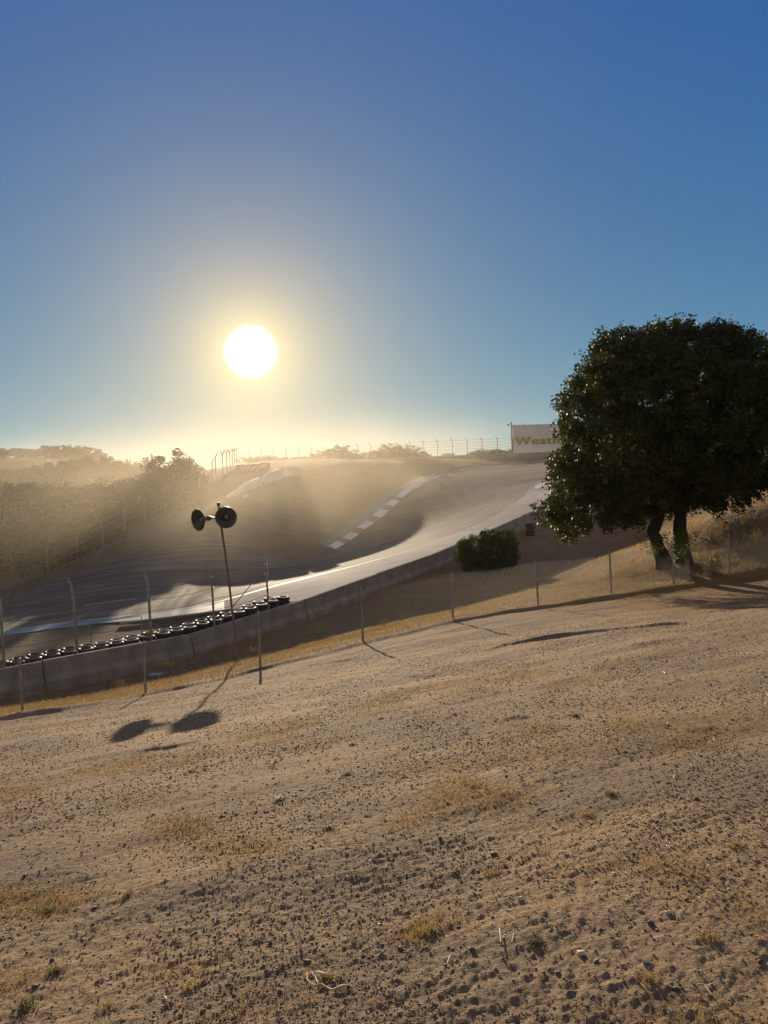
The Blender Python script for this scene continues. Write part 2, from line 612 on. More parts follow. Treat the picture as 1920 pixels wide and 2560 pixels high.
def leaf_material(name, dark, light, trans=0.35, scale=1.2):
    m = bpy.data.materials.new(name)
    m.use_nodes = True
    t = m.node_tree
    t.nodes.clear()
    tc = N(t, 'ShaderNodeTexCoord')
    nz = N(t, 'ShaderNodeTexNoise')
    nz.inputs['Scale'].default_value = scale
    nz.inputs['Detail'].default_value = 8
    nz.inputs['Roughness'].default_value = .75
    t.links.new(tc.outputs['Object'], nz.inputs['Vector'])
    c = ramp(t, nz.outputs[0], [(0.35, dark), (0.65, light)])
    d = N(t, 'ShaderNodeBsdfPrincipled')
    d.inputs['Roughness'].default_value = 0.55
    d.inputs['Specular IOR Level'].default_value = 0.25
    t.links.new(c, d.inputs['Base Color'])
    tr = N(t, 'ShaderNodeBsdfTranslucent')
    c2 = mixc(t, 1.0, c, (1.5, 1.35, 0.6), 'MULTIPLY')
    t.links.new(c2, tr.inputs['Color'])
    mx = N(t, 'ShaderNodeMixShader')
    mx.inputs[0].default_value = trans
    t.links.new(d.outputs[0], mx.inputs[1])
    t.links.new(tr.outputs[0], mx.inputs[2])
    o = N(t, 'ShaderNodeOutputMaterial')
    t.links.new(mx.outputs[0], o.inputs[0])
    return m


M = {}
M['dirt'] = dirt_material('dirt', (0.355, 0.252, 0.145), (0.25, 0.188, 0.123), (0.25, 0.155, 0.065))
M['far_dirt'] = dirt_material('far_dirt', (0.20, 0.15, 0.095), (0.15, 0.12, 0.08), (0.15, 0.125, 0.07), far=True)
M['asphalt'] = material('asphalt', (0.135, 0.118, 0.096), 0.82, (0.085, 0.076, 0.066), 0.35, 8, 0.3, 40, spec=0.22, bdist=0.004)
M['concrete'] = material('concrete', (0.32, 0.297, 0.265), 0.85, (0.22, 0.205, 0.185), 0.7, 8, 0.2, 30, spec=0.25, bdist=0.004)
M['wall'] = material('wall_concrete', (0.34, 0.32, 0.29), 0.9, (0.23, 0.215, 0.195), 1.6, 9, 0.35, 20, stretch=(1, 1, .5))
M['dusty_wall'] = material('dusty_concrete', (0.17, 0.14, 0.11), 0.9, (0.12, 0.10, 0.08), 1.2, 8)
M['steel'] = material('galvanised_steel', (0.36, 0.37, 0.38), 0.45, (0.24, 0.24, 0.25), 6, metallic=0.6, spec=.5)
M['rust'] = material('weathered_steel', (0.24, 0.19, 0.16), 0.7, (0.14, 0.11, 0.095), 8, metallic=0.4)
M['wire'] = material('zinc_wire', (0.20, 0.20, 0.20), 0.6, (0.09, 0.09, 0.09), 10, metallic=0.2, spec=.25)
M['red_post'] = material('red_post_paint', (0.42, 0.07, 0.05), 0.6, (0.28, 0.05, 0.04), 2)
M['horn'] = material('horn_enamel', (0.075, 0.08, 0.075), 0.45, (0.035, 0.037, 0.035), 5, bump=.1, bscale=8)
M['rubber'] = material('tyre_rubber', (0.028, 0.027, 0.026), 0.58, (0.018, 0.018, 0.017), 8, bump=0.4, bscale=60, spec=.5, bdist=.01)
M['white_paint'] = material('white_paint', (0.78, 0.77, 0.74), 0.5, (0.6, 0.59, 0.57), 1.2, 7)
M['red_paint'] = material('red_paint', (0.34, 0.13, 0.075), 0.6, (0.24, 0.10, 0.06), 1.5, 7)
M['green_paint'] = material('green_paint', (0.16, 0.25, 0.17), 0.7, (0.12, 0.17, 0.12), 0.8, 7)
M['blue_paint'] = material('blue_paint', (0.18, 0.28, 0.38), 0.6, (0.13, 0.19, 0.25), 0.8, 7)
M['line'] = material('line_paint', (0.70, 0.69, 0.66), 0.55, (0.45, 0.44, 0.42), 2, 7)
M['cover'] = material('white_cover', (0.74, 0.74, 0.74), 0.6, (0.68, 0.68, 0.69), .5, bump=.15, bscale=1, bdist=.05)
M['sign'] = material('sign_panel', (0.74, 0.76, 0.80), 0.6, (0.68, 0.70, 0.74), 0.5)
M['letters'] = material('sign_lettering', (0.36, 0.25, 0.13), 0.6, (0.32, 0.22, 0.11), 0.5)
M['bark'] = material('bark', (0.085, 0.062, 0.045), 0.9, (0.04, 0.03, 0.024), 4, 9, 0.8, 14, stretch=(1, 1, .3), bdist=.04)
M['oak_leaf'] = leaf_material('oak_leaf', (0.018, 0.026, 0.009), (0.045, 0.058, 0.016), 0.28, 2.0)
M['bush_leaf'] = leaf_material('bush_leaf', (0.03, 0.045, 0.014), (0.06, 0.085, 0.025), 0.35, 3.0)
M['fresh_leaf'] = leaf_material('fresh_leaf', (0.07, 0.10, 0.025), (0.12, 0.155, 0.04), 0.4, 3.0)
M['brush'] = leaf_material('brush', (0.010, 0.013, 0.006), (0.022, 0.025, 0.010), 0.1, 0.3)
M['tuft_leaf'] = leaf_material('tuft_leaf', (0.05, 0.055, 0.022), (0.12, 0.115, 0.05), 0.2, 6.0)
M['far_leaf'] = leaf_material('far_leaf', (0.010, 0.015, 0.006), (0.032, 0.038, 0.014), 0.06, 0.35)
M['straw'] = leaf_material('straw', (0.27, 0.19, 0.105), (0.42, 0.32, 0.18), 0.22, 1.5)
M['dry_leaf'] = leaf_material('dry_leaf', (0.22, 0.15, 0.07), (0.42, 0.30, 0.14), 0.3, 1.5)
M['stone'] = material('dark_stone', (0.13, 0.12, 0.115), 0.75, (0.075, 0.07, 0.068), 20, bump=.4, bscale=60, bdist=.004)
M['clod'] = material('earth_clod', (0.24, 0.17, 0.105), 0.95, (0.13, 0.10, 0.07), 5, 8, bump=.5, bscale=80, bdist=.004)
M['pale_stone'] = material('pale_stone', (0.62, 0.56, 0.46), 0.7, (0.42, 0.36, 0.28), 25)
M['wood'] = material('bleached_wood', (0.60, 0.48, 0.33), 0.7, (0.42, 0.31, 0.2), 14)
M['litter'] = material('blue_plastic', (0.40, 0.58, 0.78), 0.4, (0.32, 0.48, 0.68), 4)
M['black'] = material('black_plastic', (0.03, 0.03, 0.03), 0.4)

# ------------------------------------------------------------------ near ground


def grass_mask(x, y):
    """0..1 where dry grass grows on the near ground"""
    d, al, tot = polydist(x, y, _FBa)
    n = perlin(x * .9, y * .9, 31)
    g = smooth((d + 0.5) / 0.5) * np.clip(1.0 + n, 0, 1)
    for (pl, w) in GR:
        dd, al, tot = polydist(x, y, pl)
        g = np.maximum(g, 0.95 * np.exp(-(dd / (1.3 * w * (1 + .6 * n))) ** 2) * smooth(perlin(x * 1.3, y * 1.3, 33) * 2.0 + .6))
    right = smooth((x - 3.5) / 3) * smooth((y - (13.0 + .25 * x)) / 2.5)
    g = np.maximum(g, 0.95 * right * smooth(n * 2 + .8))
    g = np.maximum(g, 0.5 * smooth((perlin(x * .55, y * .9, 35) - 0.22) * 5))
    return np.clip(g, 0, 1)


GR = [([G(*p) for p in pl], w) for pl, w in (
    ([(0, 1985), (200, 1930), (420, 1890), (640, 1835), (860, 1790), (1100, 1715), (1300, 1680)], 0.55),
    ([(0, 1830), (250, 1790), (500, 1740)], 0.5),
    ([(1000, 1750), (1150, 1720), (1400, 1690)], 0.6),
    ([(1450, 1800), (1650, 1830)], 0.4), ([(1150, 1950), (1250, 1990)], 0.25), ([(1130, 1985), (1060, 2040)], 0.16), ([(1540, 1820), (1700, 1850)], 0.3), ([(380, 2440), (560, 2420)], 0.14), ([(0, 2470), (180, 2440)], 0.16),
    ([(1040, 2330), (1090, 2310)], 0.08), ([(1500, 2220), (1660, 2190)], 0.18), ([(430, 2050), (640, 2100)], 0.2), ([(0, 2230), (160, 2260)], 0.16), ([(1780, 2340), (1900, 2300)], 0.16), ([(1420, 2030), (1500, 2020)], 0.1))]

azs = np.radians(np.concatenate([np.linspace(-180, -80, 26)[:-1], np.linspace(-80, -30, 60)[:-1], np.linspace(-30, 30, 1060)[:-1], np.linspace(30, 80, 60)[:-1], np.linspace(80, 180, 26)]))
r_end = np.interp(azs, _waz, _wr)
back = (azs < _waz[0]) | (azs > _waz[-1])
r_end[back] = 300.0
t = np.linspace(0, 1, 820)
R = 0.9 * (r_end[:, None] / 0.9) ** (t[None, :] ** 0.93)
X = np.sin(azs)[:, None] * R
Y = np.cos(azs)[:, None] * R
Z = near_height(X, Y)
na, nr = X.shape
verts = np.c_[X.ravel(), Y.ravel(), Z.ravel()]
idx = np.arange(na * nr).reshape(na, nr)
fc = np.stack([idx[:-1, :-1], idx[1:, :-1], idx[1:, 1:], idx[:-1, 1:]], -1).reshape(-1, 4)[:, ::-1]
centre = len(verts)
verts = np.r_[verts, [[0, 0, float(Hn0(0, 0))]]]
ground = make_obj('ground', verts, fc, M['dirt'], smooth_shade=True)
tag(ground, kind='structure')
gm = np.r_[grass_mask(X, Y).ravel(), 0.0].astype(np.float32)
a_ = ground.data.attributes.new('grassy', 'FLOAT', 'POINT')
a_.data.foreach_set('value', gm)

NEAR_SAMPLER = (azs, R, Z)


def near_z(x, y):
    return near_height(np.asarray(x, float), np.asarray(y, float))


# ------------------------------------------------------------------ far side: terrain, track, apron, kerbs


def resample(pts, n):
    pts = np.asarray(pts, float)
    c = np.r_[0, np.cumsum(np.linalg.norm(np.diff(pts, axis=0), axis=1))]
    # smooth curve through points
    s = np.linspace(0, c[-1], n)
    out = np.stack([np.interp(s, c, pts[:, k]) for k in range(pts.shape[1])], 1)
    for _ in range(max(1, n // 25)):
        out[1:-1] = (out[:-2] + 2 * out[1:-1] + out[2:]) / 4
    return out


def PX(lst):
    return [P(*a)[:2] for a in lst]


def PXL(lst):
    return [P(a, b, LZ(c))[:2] for a, b, c in lst]


RIGHT_E = PX([(0, 1592, 42.0), (174, 1562, 41.0), (350, 1534, 40.2), (527, 1500, 41.0), (700, 1461, 44.5), (812, 1434, 48.6), (956, 1396, 52.6), (1122, 1343, 58.6), (1223, 1300, 63.2), (1294, 1259, 70), (1317, 1240, 77), (1332, 1217, 86), (1371, 1205, 92), (1430, 1190, 98), (1560, 1180, 104)])
LEFT_E = PXL([(0, 1510, 57), (130, 1475, 62), (320, 1420, 66), (500, 1385, 68), (640, 1390, 66), (740, 1398, 63.5), (816, 1384, 65.0), (929, 1314, 71), (989, 1261, 79), (1016, 1236, 86), (1070, 1201, 98), (1109, 1186, 107), (1186, 1168, 119), (1375, 1151, 132), (1600, 1140, 145)])
tr_r, tr_l = resample(RIGHT_E, 160), resample(LEFT_E, 160)
poly = np.r_[tr_r, tr_l[::-1]]


def inside(x, y, pg):
    x = np.asarray(x)
    c = np.zeros(x.shape, bool)
    n = len(pg)
    for i in range(n):
        x1, y1 = pg[i]
        x2, y2 = pg[(i + 1) % n]
        if y1 == y2:
            continue
        m = ((y1 > y) != (y2 > y)) & (x < (x2 - x1) * (y - y1) / (y2 - y1) + x1)
        c ^= m
    return c


azf = np.radians(np.concatenate([np.linspace(-70, -32, 50)[:-1], np.linspace(-32, 32, 620)[:-1], np.linspace(32, 62, 40)]))
rw = np.interp(azf, _waz, _wr)
tt = np.linspace(0, 1, 330)
Rf = rw[:, None] * (np.maximum(700, rw[:, None] * 1.3) / rw[:, None]) ** (tt[None] ** 1.15)
Xf, Yf = np.sin(azf)[:, None] * Rf, np.cos(azf)[:, None] * Rf
Zf = Hf0(Xf, Yf)
Zf = np.clip(Zf, -30, 30)
ins = inside(Xf, Yf, poly)
wd = polydist(Xf, Yf, WALL)[0]
lvl = 0.10 * perlin(Xf * .4, Yf * .4, 41) + 0.05 * perlin(Xf * 1.2, Yf * 1.6, 42) + 0.9 * perlin(Xf * .04, Yf * .05, 43) * smooth((Rf - 130) / 60)
Zf = Zf + np.where(ins, -0.12, lvl * smooth((wd - 9) / 5) - 0.06 * smooth((9 - wd) / 5) * 1.0)
n1, n2 = Xf.shape
idx = np.arange(n1 * n2).reshape(n1, n2)
fc = np.stack([idx[:-1, :-1], idx[1:, :-1], idx[1:, 1:], idx[:-1, 1:]], -1).reshape(-1, 4)[:, ::-1]
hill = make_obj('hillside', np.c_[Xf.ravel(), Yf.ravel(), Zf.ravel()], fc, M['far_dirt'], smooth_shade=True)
tag(hill, kind='structure')
a_ = hill.data.attributes.new('grassy', 'FLOAT', 'POINT')
a_.data.foreach_set('value', np.clip(perlin(Xf * .08, Yf * .08, 44) * 1.5 + .5, 0, 1).ravel().astype(np.float32))


def sheet(name, a, b, off, m, n=120, k=10, kind='structure', mats=None):
    """surface between two edge polylines, laid on the far terrain"""
    A, B = (resample(a, n) if len(a) != n else np.asarray(a)), (resample(b, n) if len(b) != n else np.asarray(b))
    w = np.linspace(0, 1, k)
    Q = A[:, None, :] * (1 - w[None, :, None]) + B[:, None, :] * w[None, :, None]
    z = Hf0(Q[..., 0], Q[..., 1]) + off
    V = np.concatenate([Q, z[..., None]], -1).reshape(-1, 3)
    idx = np.arange(n * k).reshape(n, k)
    f = np.stack([idx[:-1, :-1], idx[1:, :-1], idx[1:, 1:], idx[:-1, 1:]], -1).reshape(-1, 4)
    # skirt
    V2 = V.copy()
    o = make_obj(name, V, f, m, smooth_shade=True)
    for p in o.data.polygons[:1]:
        if p.normal.z < 0:
            o.data.flip_normals()
    if kind:
        tag(o, kind=kind)
    return o


track = sheet('track', tr_r, tr_l, 0.02, M['asphalt'], n=160, k=24)
# tyre-rubber lines and dust on the asphalt
tm = M['asphalt'].node_tree
bs = tm.nodes['Principled BSDF']
old = bs.inputs['Base Color'].links[0].from_socket
mp = N(tm, 'ShaderNodeMapping')
mp.inputs['Rotation'].default_value = (0, 0, math.radians(-52))
mp.inputs['Scale'].default_value = (0.05, 1.6, 1)
tcn = N(tm, 'ShaderNodeTexCoord')
tm.links.new(tcn.outputs['Object'], mp.inputs[0])
nz = N(tm, 'ShaderNodeTexNoise')
nz.inputs['Scale'].default_value = 1.0
nz.inputs['Detail'].default_value = 7
tm.links.new(mp.outputs[0], nz.inputs['Vector'])
tm.links.new(mixc(tm, 1.0, old, ramp(tm, nz.outputs[0], [(0.4, (0.6, 0.6, 0.6)), (0.62, (1.5, 1.4, 1.25))]), 'MULTIPLY'), bs.inputs['Base Color'])

# concrete apron between the track and the wall
a_in, a_out = [], []
for px in np.linspace(705, 1345, 40):
    s = wall_s_at_px(px)
    w = wall_at(s)
    w2 = wall_at(s + .5)
    d = (w2 - w)[:2]
    d /= np.linalg.norm(d)
    a_out.append(w[:2] + 0.02 * np.array([-d[1], d[0]]))
apron_out = [P(560, 1500, 39.2)[:2], P(632, 1498, 39.1)[:2]] + a_out + [P(1380, 1258, 67)[:2], P(1387, 1228, 78)[:2]]
apron_in = PX([(560, 1496, 41.5), (700, 1461, 44.5), (812, 1434, 48.6), (956, 1396, 52.6), (1122, 1343, 58.6), (1223, 1300, 63.2), (1294, 1259, 70), (1317, 1240, 77), (1330, 1222, 84)])
sheet('concrete_apron', apron_out, apron_in, 0.035, M['concrete'], n=140, k=12)
vk = [P(*a) for a in ((300, 1556, 38.4), (371, 1540, 38.6), (458, 1522, 38.8), (527, 1507, 38.9), (632, 1498, 39.2), (700, 1497, 38.9), (748, 1497, 38.95))]
mb = MB()
A_ = resample(np.array([v[:2] for v in vk]), 30)
o_ = np.array([*A_[15], float(Hf0(*A_[15]))])
mb.tube([np.array([*q, float(Hf0(*q)) + .06]) - o_ for q in A_], .07, 6)
ob = mb.build('kerb', M['wall'])
ob.location = o_
tag(ob, 'low dark concrete kerb between the tyres and the pale apron', 'kerb')
# left: blue painted strip along the track edge, then white edge line
blue_out = PX([(0, 1612, 39.5), (174, 1580, 39.3), (362, 1546, 39.0), (527, 1508, 38.9), (625, 1499, 38.8)])
blue_in = PX([(0, 1590, 42.2), (174, 1560, 41.2), (350, 1532, 40.4), (527, 1501, 40.9), (560, 1496, 41.5)])
sheet('painted_strip', blue_out, blue_in, 0.035, M['blue_paint'], n=60, k=4)


def offset_poly(pts, d):
    pts = np.asarray(pts)
    t_ = np.gradient(pts, axis=0)
    t_ /= np.linalg.norm(t_, axis=1)[:, None]
    return pts + d * np.stack([-t_[:, 1], t_[:, 0]], 1)


lr = resample(RIGHT_E, 160)
sheet('edge_line', offset_poly(lr, 0.0), offset_poly(lr, 0.16), 0.045, M['line'], n=160, k=2)
ll = resample(LEFT_E, 160)[85:]
sheet('track_edge_line', offset_poly(ll, -0.3), offset_poly(ll, 0.05), 0.045, M['line'], n=len(ll), k=2)
# kerb on the left side of the track, white then red and white blocks
KIN = PXL([(831, 1378, 66), (883, 1346, 69), (916, 1323, 71.0), (954, 1291, 74.5), (989, 1260, 79), (1016, 1235, 86), (1070, 1200, 98), (1109, 1186, 107)])
KOUT = PXL([(815, 1374, 67), (862, 1341, 70), (893, 1318, 72.2), (930, 1287, 76), (966, 1255, 80.5), (1000, 1231, 88), (1062, 1199, 99), (1107, 1185, 107.4)])
ki, ko = resample(KIN, 100), resample(KOUT, 100)
kerb = empty('kerb', (*ki[50], float(Hf0(*ki[50]))), 'red and white kerb on the far inside edge of the track', 'kerb')
cs = np.r_[0, np.cumsum(np.linalg.norm(np.diff(ki, axis=0), axis=1))]


def kerb_run(i0, i1, name, m, h):
    n = 7
    A = ki[i0:i1 + 1]
    B = ko[i0:i1 + 1]
    V, Fq = [], []
    for a, b in zip(A, B):
        za, zb = float(Hf0(*a)), float(Hf0(*b))
        V += [(*a, za - .1), (*a, za + .03), (*(a * .5 + b * .5), (za + zb) / 2 + h), (*b, zb + h + .02), (*b, zb - .1)]
    for i in range(len(A) - 1):
        for j in range(4):
            q = (i * 5 + j, i * 5 + j + 1, (i + 1) * 5 + j + 1, (i + 1) * 5 + j)
            Fq.append(q)
    Fq += [(0, 1, 2, 3, 4)[::-1], tuple((len(A) - 1) * 5 + j for j in range(5))]
    V = np.array(V) - np.array(kerb.location)
    return make_obj(name, V, Fq, m, kerb)


i = 2
white = True
while i < 58:
    j = i + 1
    want = 1.9 if white else 1.15
    while j < 99 and cs[j] - cs[i] < want:
        j += 1
    kerb_run(i, j, 'white_block' if white else 'red_block', M['white_paint' if white else 'red_paint'], .09)
    white = not white
    i = j
kerb_run(i, 99, 'white_block', M['white_paint'], .09)
# faded green run-off beyond the kerb
gi = ko
go = resample(PXL([(800, 1366, 69), (850, 1325, 73), (880, 1295, 77), (915, 1262, 82), (950, 1235, 88), (1000, 1207, 97), (1050, 1190, 104), (1104, 1182, 108.5)]), 100)
sheet('green_runoff', gi, go, 0.05, M['green_paint'], n=100, k=4)
# kerb and green by the tree
rk_in = PX([(1330, 1224, 83), (1345, 1211, 88), (1371, 1203, 93.5), (1430, 1188, 99), (1560, 1178, 105)])
rk_out = PX([(1346, 1229, 81), (1362, 1216, 86), (1392, 1206, 91), (1440, 1196, 96), (1565, 1186, 102)])
k2 = sheet('kerb', rk_out, rk_in, 0.07, M['white_paint'], n=40, k=4, kind=None)
tag(k2, 'white kerb at the top of the track, half hidden by the oak', 'kerb')
gr_out = PX([(1358, 1234, 79), (1400, 1226, 84), (1440, 1215, 90), (1570, 1200, 98)])
sheet('green_patch', gr_out, rk_out, 0.055, M['green_paint'], n=40, k=4)

# ------------------------------------------------------------------ concrete barriers


def barrier_mesh(p0, p1, up0, h=0.9, w=0.56, top=0.2, gap=0.03, sink=0.25, parts=6):
    """tapering barrier between two top points; origin at mid base"""
    p0, p1 = np.asarray(p0, float), np.asarray(p1, float)
    d = (p1 - p0)
    L = np.linalg.norm(d[:2])
    u = d / L
    p0 = p0 + u * gap / 2
    p1 = p1 - u * gap / 2
    nrm = np.array([-u[1], u[0], 0])
    prof = [(-w / 2, -h - sink), (-w / 2, -h + .08), (-w / 2 + .13, -h + .32), (-top / 2, -.03), (-top / 2 + .03, 0), (top / 2 - .03, 0), (top / 2, -.03), (w / 2 - .13, -h + .32), (w / 2, -h + .08), (w / 2, -h - sink)]
    V, Fq = [], []
    k = len(prof)
    for q in np.linspace(0, 1, parts):
        c = p0 * (1 - q) + p1 * q
        for a, b in prof:
            V.append(c + nrm * a + np.array([0, 0, b]))
    for i in range(parts - 1):
        for j in range(k - 1):
            Fq.append((i * k + j, (i + 1) * k + j, (i + 1) * k + j + 1, i * k + j + 1))
    Fq += [tuple(range(k)), tuple((parts - 1) * k + j for j in range(k))[::-1]]
    o = (p0 + p1) / 2 - np.array([0, 0, h])
    return np.array(V) - o, Fq, o


ORD = ['first', 'second', 'third', 'fourth', 'fifth', 'sixth', 'seventh', 'eighth', 'ninth', 'tenth', 'eleventh', 'twelfth', 'thirteenth', 'fourteenth',
       'fifteenth', 'sixteenth', 'seventeenth', 'eighteenth', 'nineteenth', 'twentieth', 'twenty-first', 'twenty-second', 'twenty-third', 'twenty-fourth', 'twenty-fifth',
       'twenty-sixth', 'twenty-seventh', 'twenty-eighth', 'twenty-ninth', 'thirtieth', 'thirty-first', 'thirty-second', 'thirty-third', 'thirty-fourth', 'thirty-fifth', 'thirty-sixth', 'thirty-seventh', 'thirty-eighth', 'thirty-ninth', 'fortieth']

joints = [wall_s_at_px(92), wall_s_at_px(467), wall_s_at_px(755), wall_s_at_px(943), wall_s_at_px(1084)]
while joints[-1] < wall_s_at_px(1500):
    joints.append(joints[-1] + 6.1)
joints = [joints[0] - 6.3] + joints
joints = [joints[0] - 6.2] + joints
for i in range(len(joints) - 1):
    a, b = wall_at(joints[i]), wall_at(joints[i + 1])
    a[2] += 0.012 * (i % 3)
    V, Fq, o = barrier_mesh(a, b, None, h=0.9, gap=.05, sink=0.9)
    if i == 0:
        continue
    ob = make_obj('concrete_barrier', V, Fq, M['wall'])
    ob.location = o
    tag(ob, 'grey concrete barrier, %s from the left along the near trackside wall' % ORD[i - 1], 'barrier', 'concrete barriers of the near trackside wall')

# left wall below the wooded slope (pale line across the dust)
LW = [P(-60, 1500, 57), P(0, 1478, 61), P(100, 1441, 67), P(170, 1410, 72), P(240, 1378, 78), P(300, 1347, 84), P(370, 1307, 92), P(440, 1264, 100), P(500, 1225, 108), P(545, 1196, 116), P(590, 1172, 133)]
LW = np.array(LW)
lc = np.r_[0, np.cumsum(np.linalg.norm(np.diff(LW[:, :2], axis=0), axis=1))]


def lw_at(s):
    return np.array([np.interp(s, lc, LW[:, k]) for k in range(3)])


n = int(lc[-1] / 6.1)
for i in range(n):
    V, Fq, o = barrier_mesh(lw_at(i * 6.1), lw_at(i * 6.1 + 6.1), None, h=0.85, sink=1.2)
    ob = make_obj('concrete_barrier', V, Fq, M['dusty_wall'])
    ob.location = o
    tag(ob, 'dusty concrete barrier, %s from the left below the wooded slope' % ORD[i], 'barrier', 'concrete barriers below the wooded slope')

# ridge wall
RW = np.array([P(600, 1166, 172), P(760, 1154, 166), P(900, 1147, 158), P(1070, 1141.5, 151), P(1282, 1133, 148), P(1394, 1129, 148), P(1560, 1122, 150)])
rc = np.r_[0, np.cumsum(np.linalg.norm(np.diff(RW[:, :2], axis=0), axis=1))]


def rw_at(s):
    return np.array([np.interp(s, rc, RW[:, k]) for k in range(3)])


n = int(rc[-1] / 6.1)
for i in range(n):
    V, Fq, o = barrier_mesh(rw_at(i * 6.1), rw_at(i * 6.1 + 6.1), None, h=1.3, sink=1.5)
    ob = make_obj('concrete_barrier', V, Fq, M['wall'])
    ob.location = o
    tag(ob, 'pale concrete barrier, %s from the left along the skyline ridge' % ORD[i], 'barrier', 'concrete barriers along the ridge')

# ------------------------------------------------------------------ fences


def strips(segs, r):
    """many straight thin wires as three-sided prisms"""
    A = np.array([s[0] for s in segs])
    B = np.array([s[1] for s in segs])
    d = B - A
    L = np.linalg.norm(d, axis=1)[:, None]
    d = d / np.maximum(L, 1e-6)
    a = np.cross(d, np.array([0.3, -0.9, 0.2]))
    a /= np.linalg.norm(a, axis=1)[:, None]
    b = np.cross(d, a)
    V = []
    for base_ in (A, B):
        for k in range(3):
            w = 2 * math.pi * k / 3
            V.append(base_ + r * (math.cos(w) * a + math.sin(w) * b))
    V = np.stack(V, 1).reshape(-1, 3)
    n = len(A)
    i0 = np.arange(n)[:, None] * 6
    f = np.concatenate([i0 + np.array([[k, (k + 1) % 3, 3 + (k + 1) % 3, 3 + k]]) for k in range(3)], 0)
    return V, f


def chainlink(grid_fn, L, Hh, cell, r, nseg=2):
    """diagonal wires over a patch; grid_fn(u,v) -> world for u in 0..L metres, v in 0..Hh"""
    segs = []
    for sgn in (1, -1):
        for k in np.arange(-Hh if sgn > 0 else 0, L + (0 if sgn > 0 else Hh), cell * math.sqrt(2)):
            v0, v1 = 0.0, Hh
            u0, u1 = (k, k + Hh) if sgn > 0 else (k, k - Hh)
            if min(u0, u1) < 0 or max(u0, u1) > L:
                # clip
                du = u1 - u0
                ts = [0, 1]
                t0, t1 = sorted(((0 - u0) / du, (L - u0) / du))
                t0, t1 = max(t0, 0), min(t1, 1)
                if t1 - t0 < 1e-3:
                    continue
                u0, u1, v0, v1 = u0 + du * t0, u0 + du * t1, Hh * t0, Hh * t1
            q = np.linspace(0, 1, nseg + 1)
            pts = [grid_fn(u0 + (u1 - u0) * w, v0 + (v1 - v0) * w) for w in q]
            for a, b in zip(pts[:-1], pts[1:]):
                segs.append((a, b))
    return segs


# --- near chain link fence
CF = empty('chain_link_fence', FB[4], 'low chain link fence with thin grey posts crossing the dirt slope', 'fence')
org = np.array(FB[4])
Hc = 1.36
posts = []
for i, p in enumerate(FB):
    j = i - 2
    if 0 <= j < len(FENCE_TOP):
        tp = P(*FENCE_TOP[j], FZ[j])
    else:
        tp = p + np.array([0, 0, Hc])
    gz = float(near_z(p[0], p[1]))
    b = np.array([p[0], p[1], gz - 0.25])
    posts.append((np.array([p[0], p[1], gz]), tp))
    mb = MB()
    mb.tube([b - org, tp - org], 0.029, 8)
    mb.lathe(tp - org, (0, 0, 1), [(0, .029), (.02, .029), (.035, .015), (.038, 0.001)], 8)
    mb.build('post', M['steel'], CF)
segs = []
for i in range(len(posts) - 1):
    (b0, t0), (b1, t1) = posts[i], posts[i + 1]
    L = float(np.linalg.norm((b1 - b0)[:2]))
    sag = 0.03
    ends = i

    def fn(u, v, b0=b0, b1=b1, t0=t0, t1=t1, L=L):
        q = u / L
        lo = b0 * (1 - q) + b1 * q
        hi = t0 * (1 - q) + t1 * q
        hi = hi - np.array([0, 0, 0.04 + 0.06 * math.sin(math.pi * q)])
        lo = lo + np.array([0, 0, 0.02])
        w = v / Hc
        p = lo * (1 - w) + hi * w
        return p + np.array([0.01, -0.03, 0]) + np.array([0, 1, 0]) * 0.02 * math.sin(u * 2.1 + v * 3)
    segs += chainlink(fn, L, Hc, 0.078, 0.0017, 3)
V, f = strips(segs, 0.0026)
make_obj('wire_mesh', V - org, f, M['wire'], CF)
mb = MB()
for i in range(len(posts) - 1):
    (b0, t0), (b1, t1) = posts[i], posts[i + 1]
    off = np.array([0, -0.05, 0])
    m1 = (b0 * .62 + t0 * .38), (b1 * .62 + t1 * .38)
    mid = (m1[0] + m1[1]) / 2 - np.array([0, 0, .05])
    mb.tube([m1[0] + off - org, mid + off - org, m1[1] + off - org], 0.004, 4)
mb.build('tension_wire', M['wire'], CF)

# --- debris fence fixed to the near trackside wall
dp = [(-170, 1655), (0, 1640), (185.5, 1617), (373, 1602), (534, 1563), (672, 1523)]
DF = empty('debris_fence', wall_at(wall_s_at_px(373)), 'tall debris fence with curved posts and cables bolted behind the near concrete wall', 'fence')
org = np.array(DF.location)
poles = []
for i, (px, py) in enumerate(dp):
    s = wall_s_at_px(px) if px > -60 else wall_s_at_px(0) - (6.0 if i == 0 else 0)
    w = wall_at(s)
    w2 = wall_at(s + .3)
    d = (w2 - w)
    d[2] = 0
    d /= np.linalg.norm(d)
    nr_ = np.array([-d[1], d[0], 0])
    poles.append((w, d, nr_, s))


def dfp(w, nr_, h):
    """profile of the debris fence: straight, then bending over the track"""
    base_ = w + nr_ * 0.16
    lean = 0.035 * h
    if h <= 2.15:
        return base_ + nr_ * lean + np.array([0, 0, h])
    q = (h - 2.15) / 0.95
    a = q * math.radians(52)
    return base_ + nr_ * (lean + 0.95 / math.radians(52) * (1 - math.cos(a)) * 1.0) + np.array([0, 0, 2.15 + 0.95 / math.radians(52) * math.sin(a)])


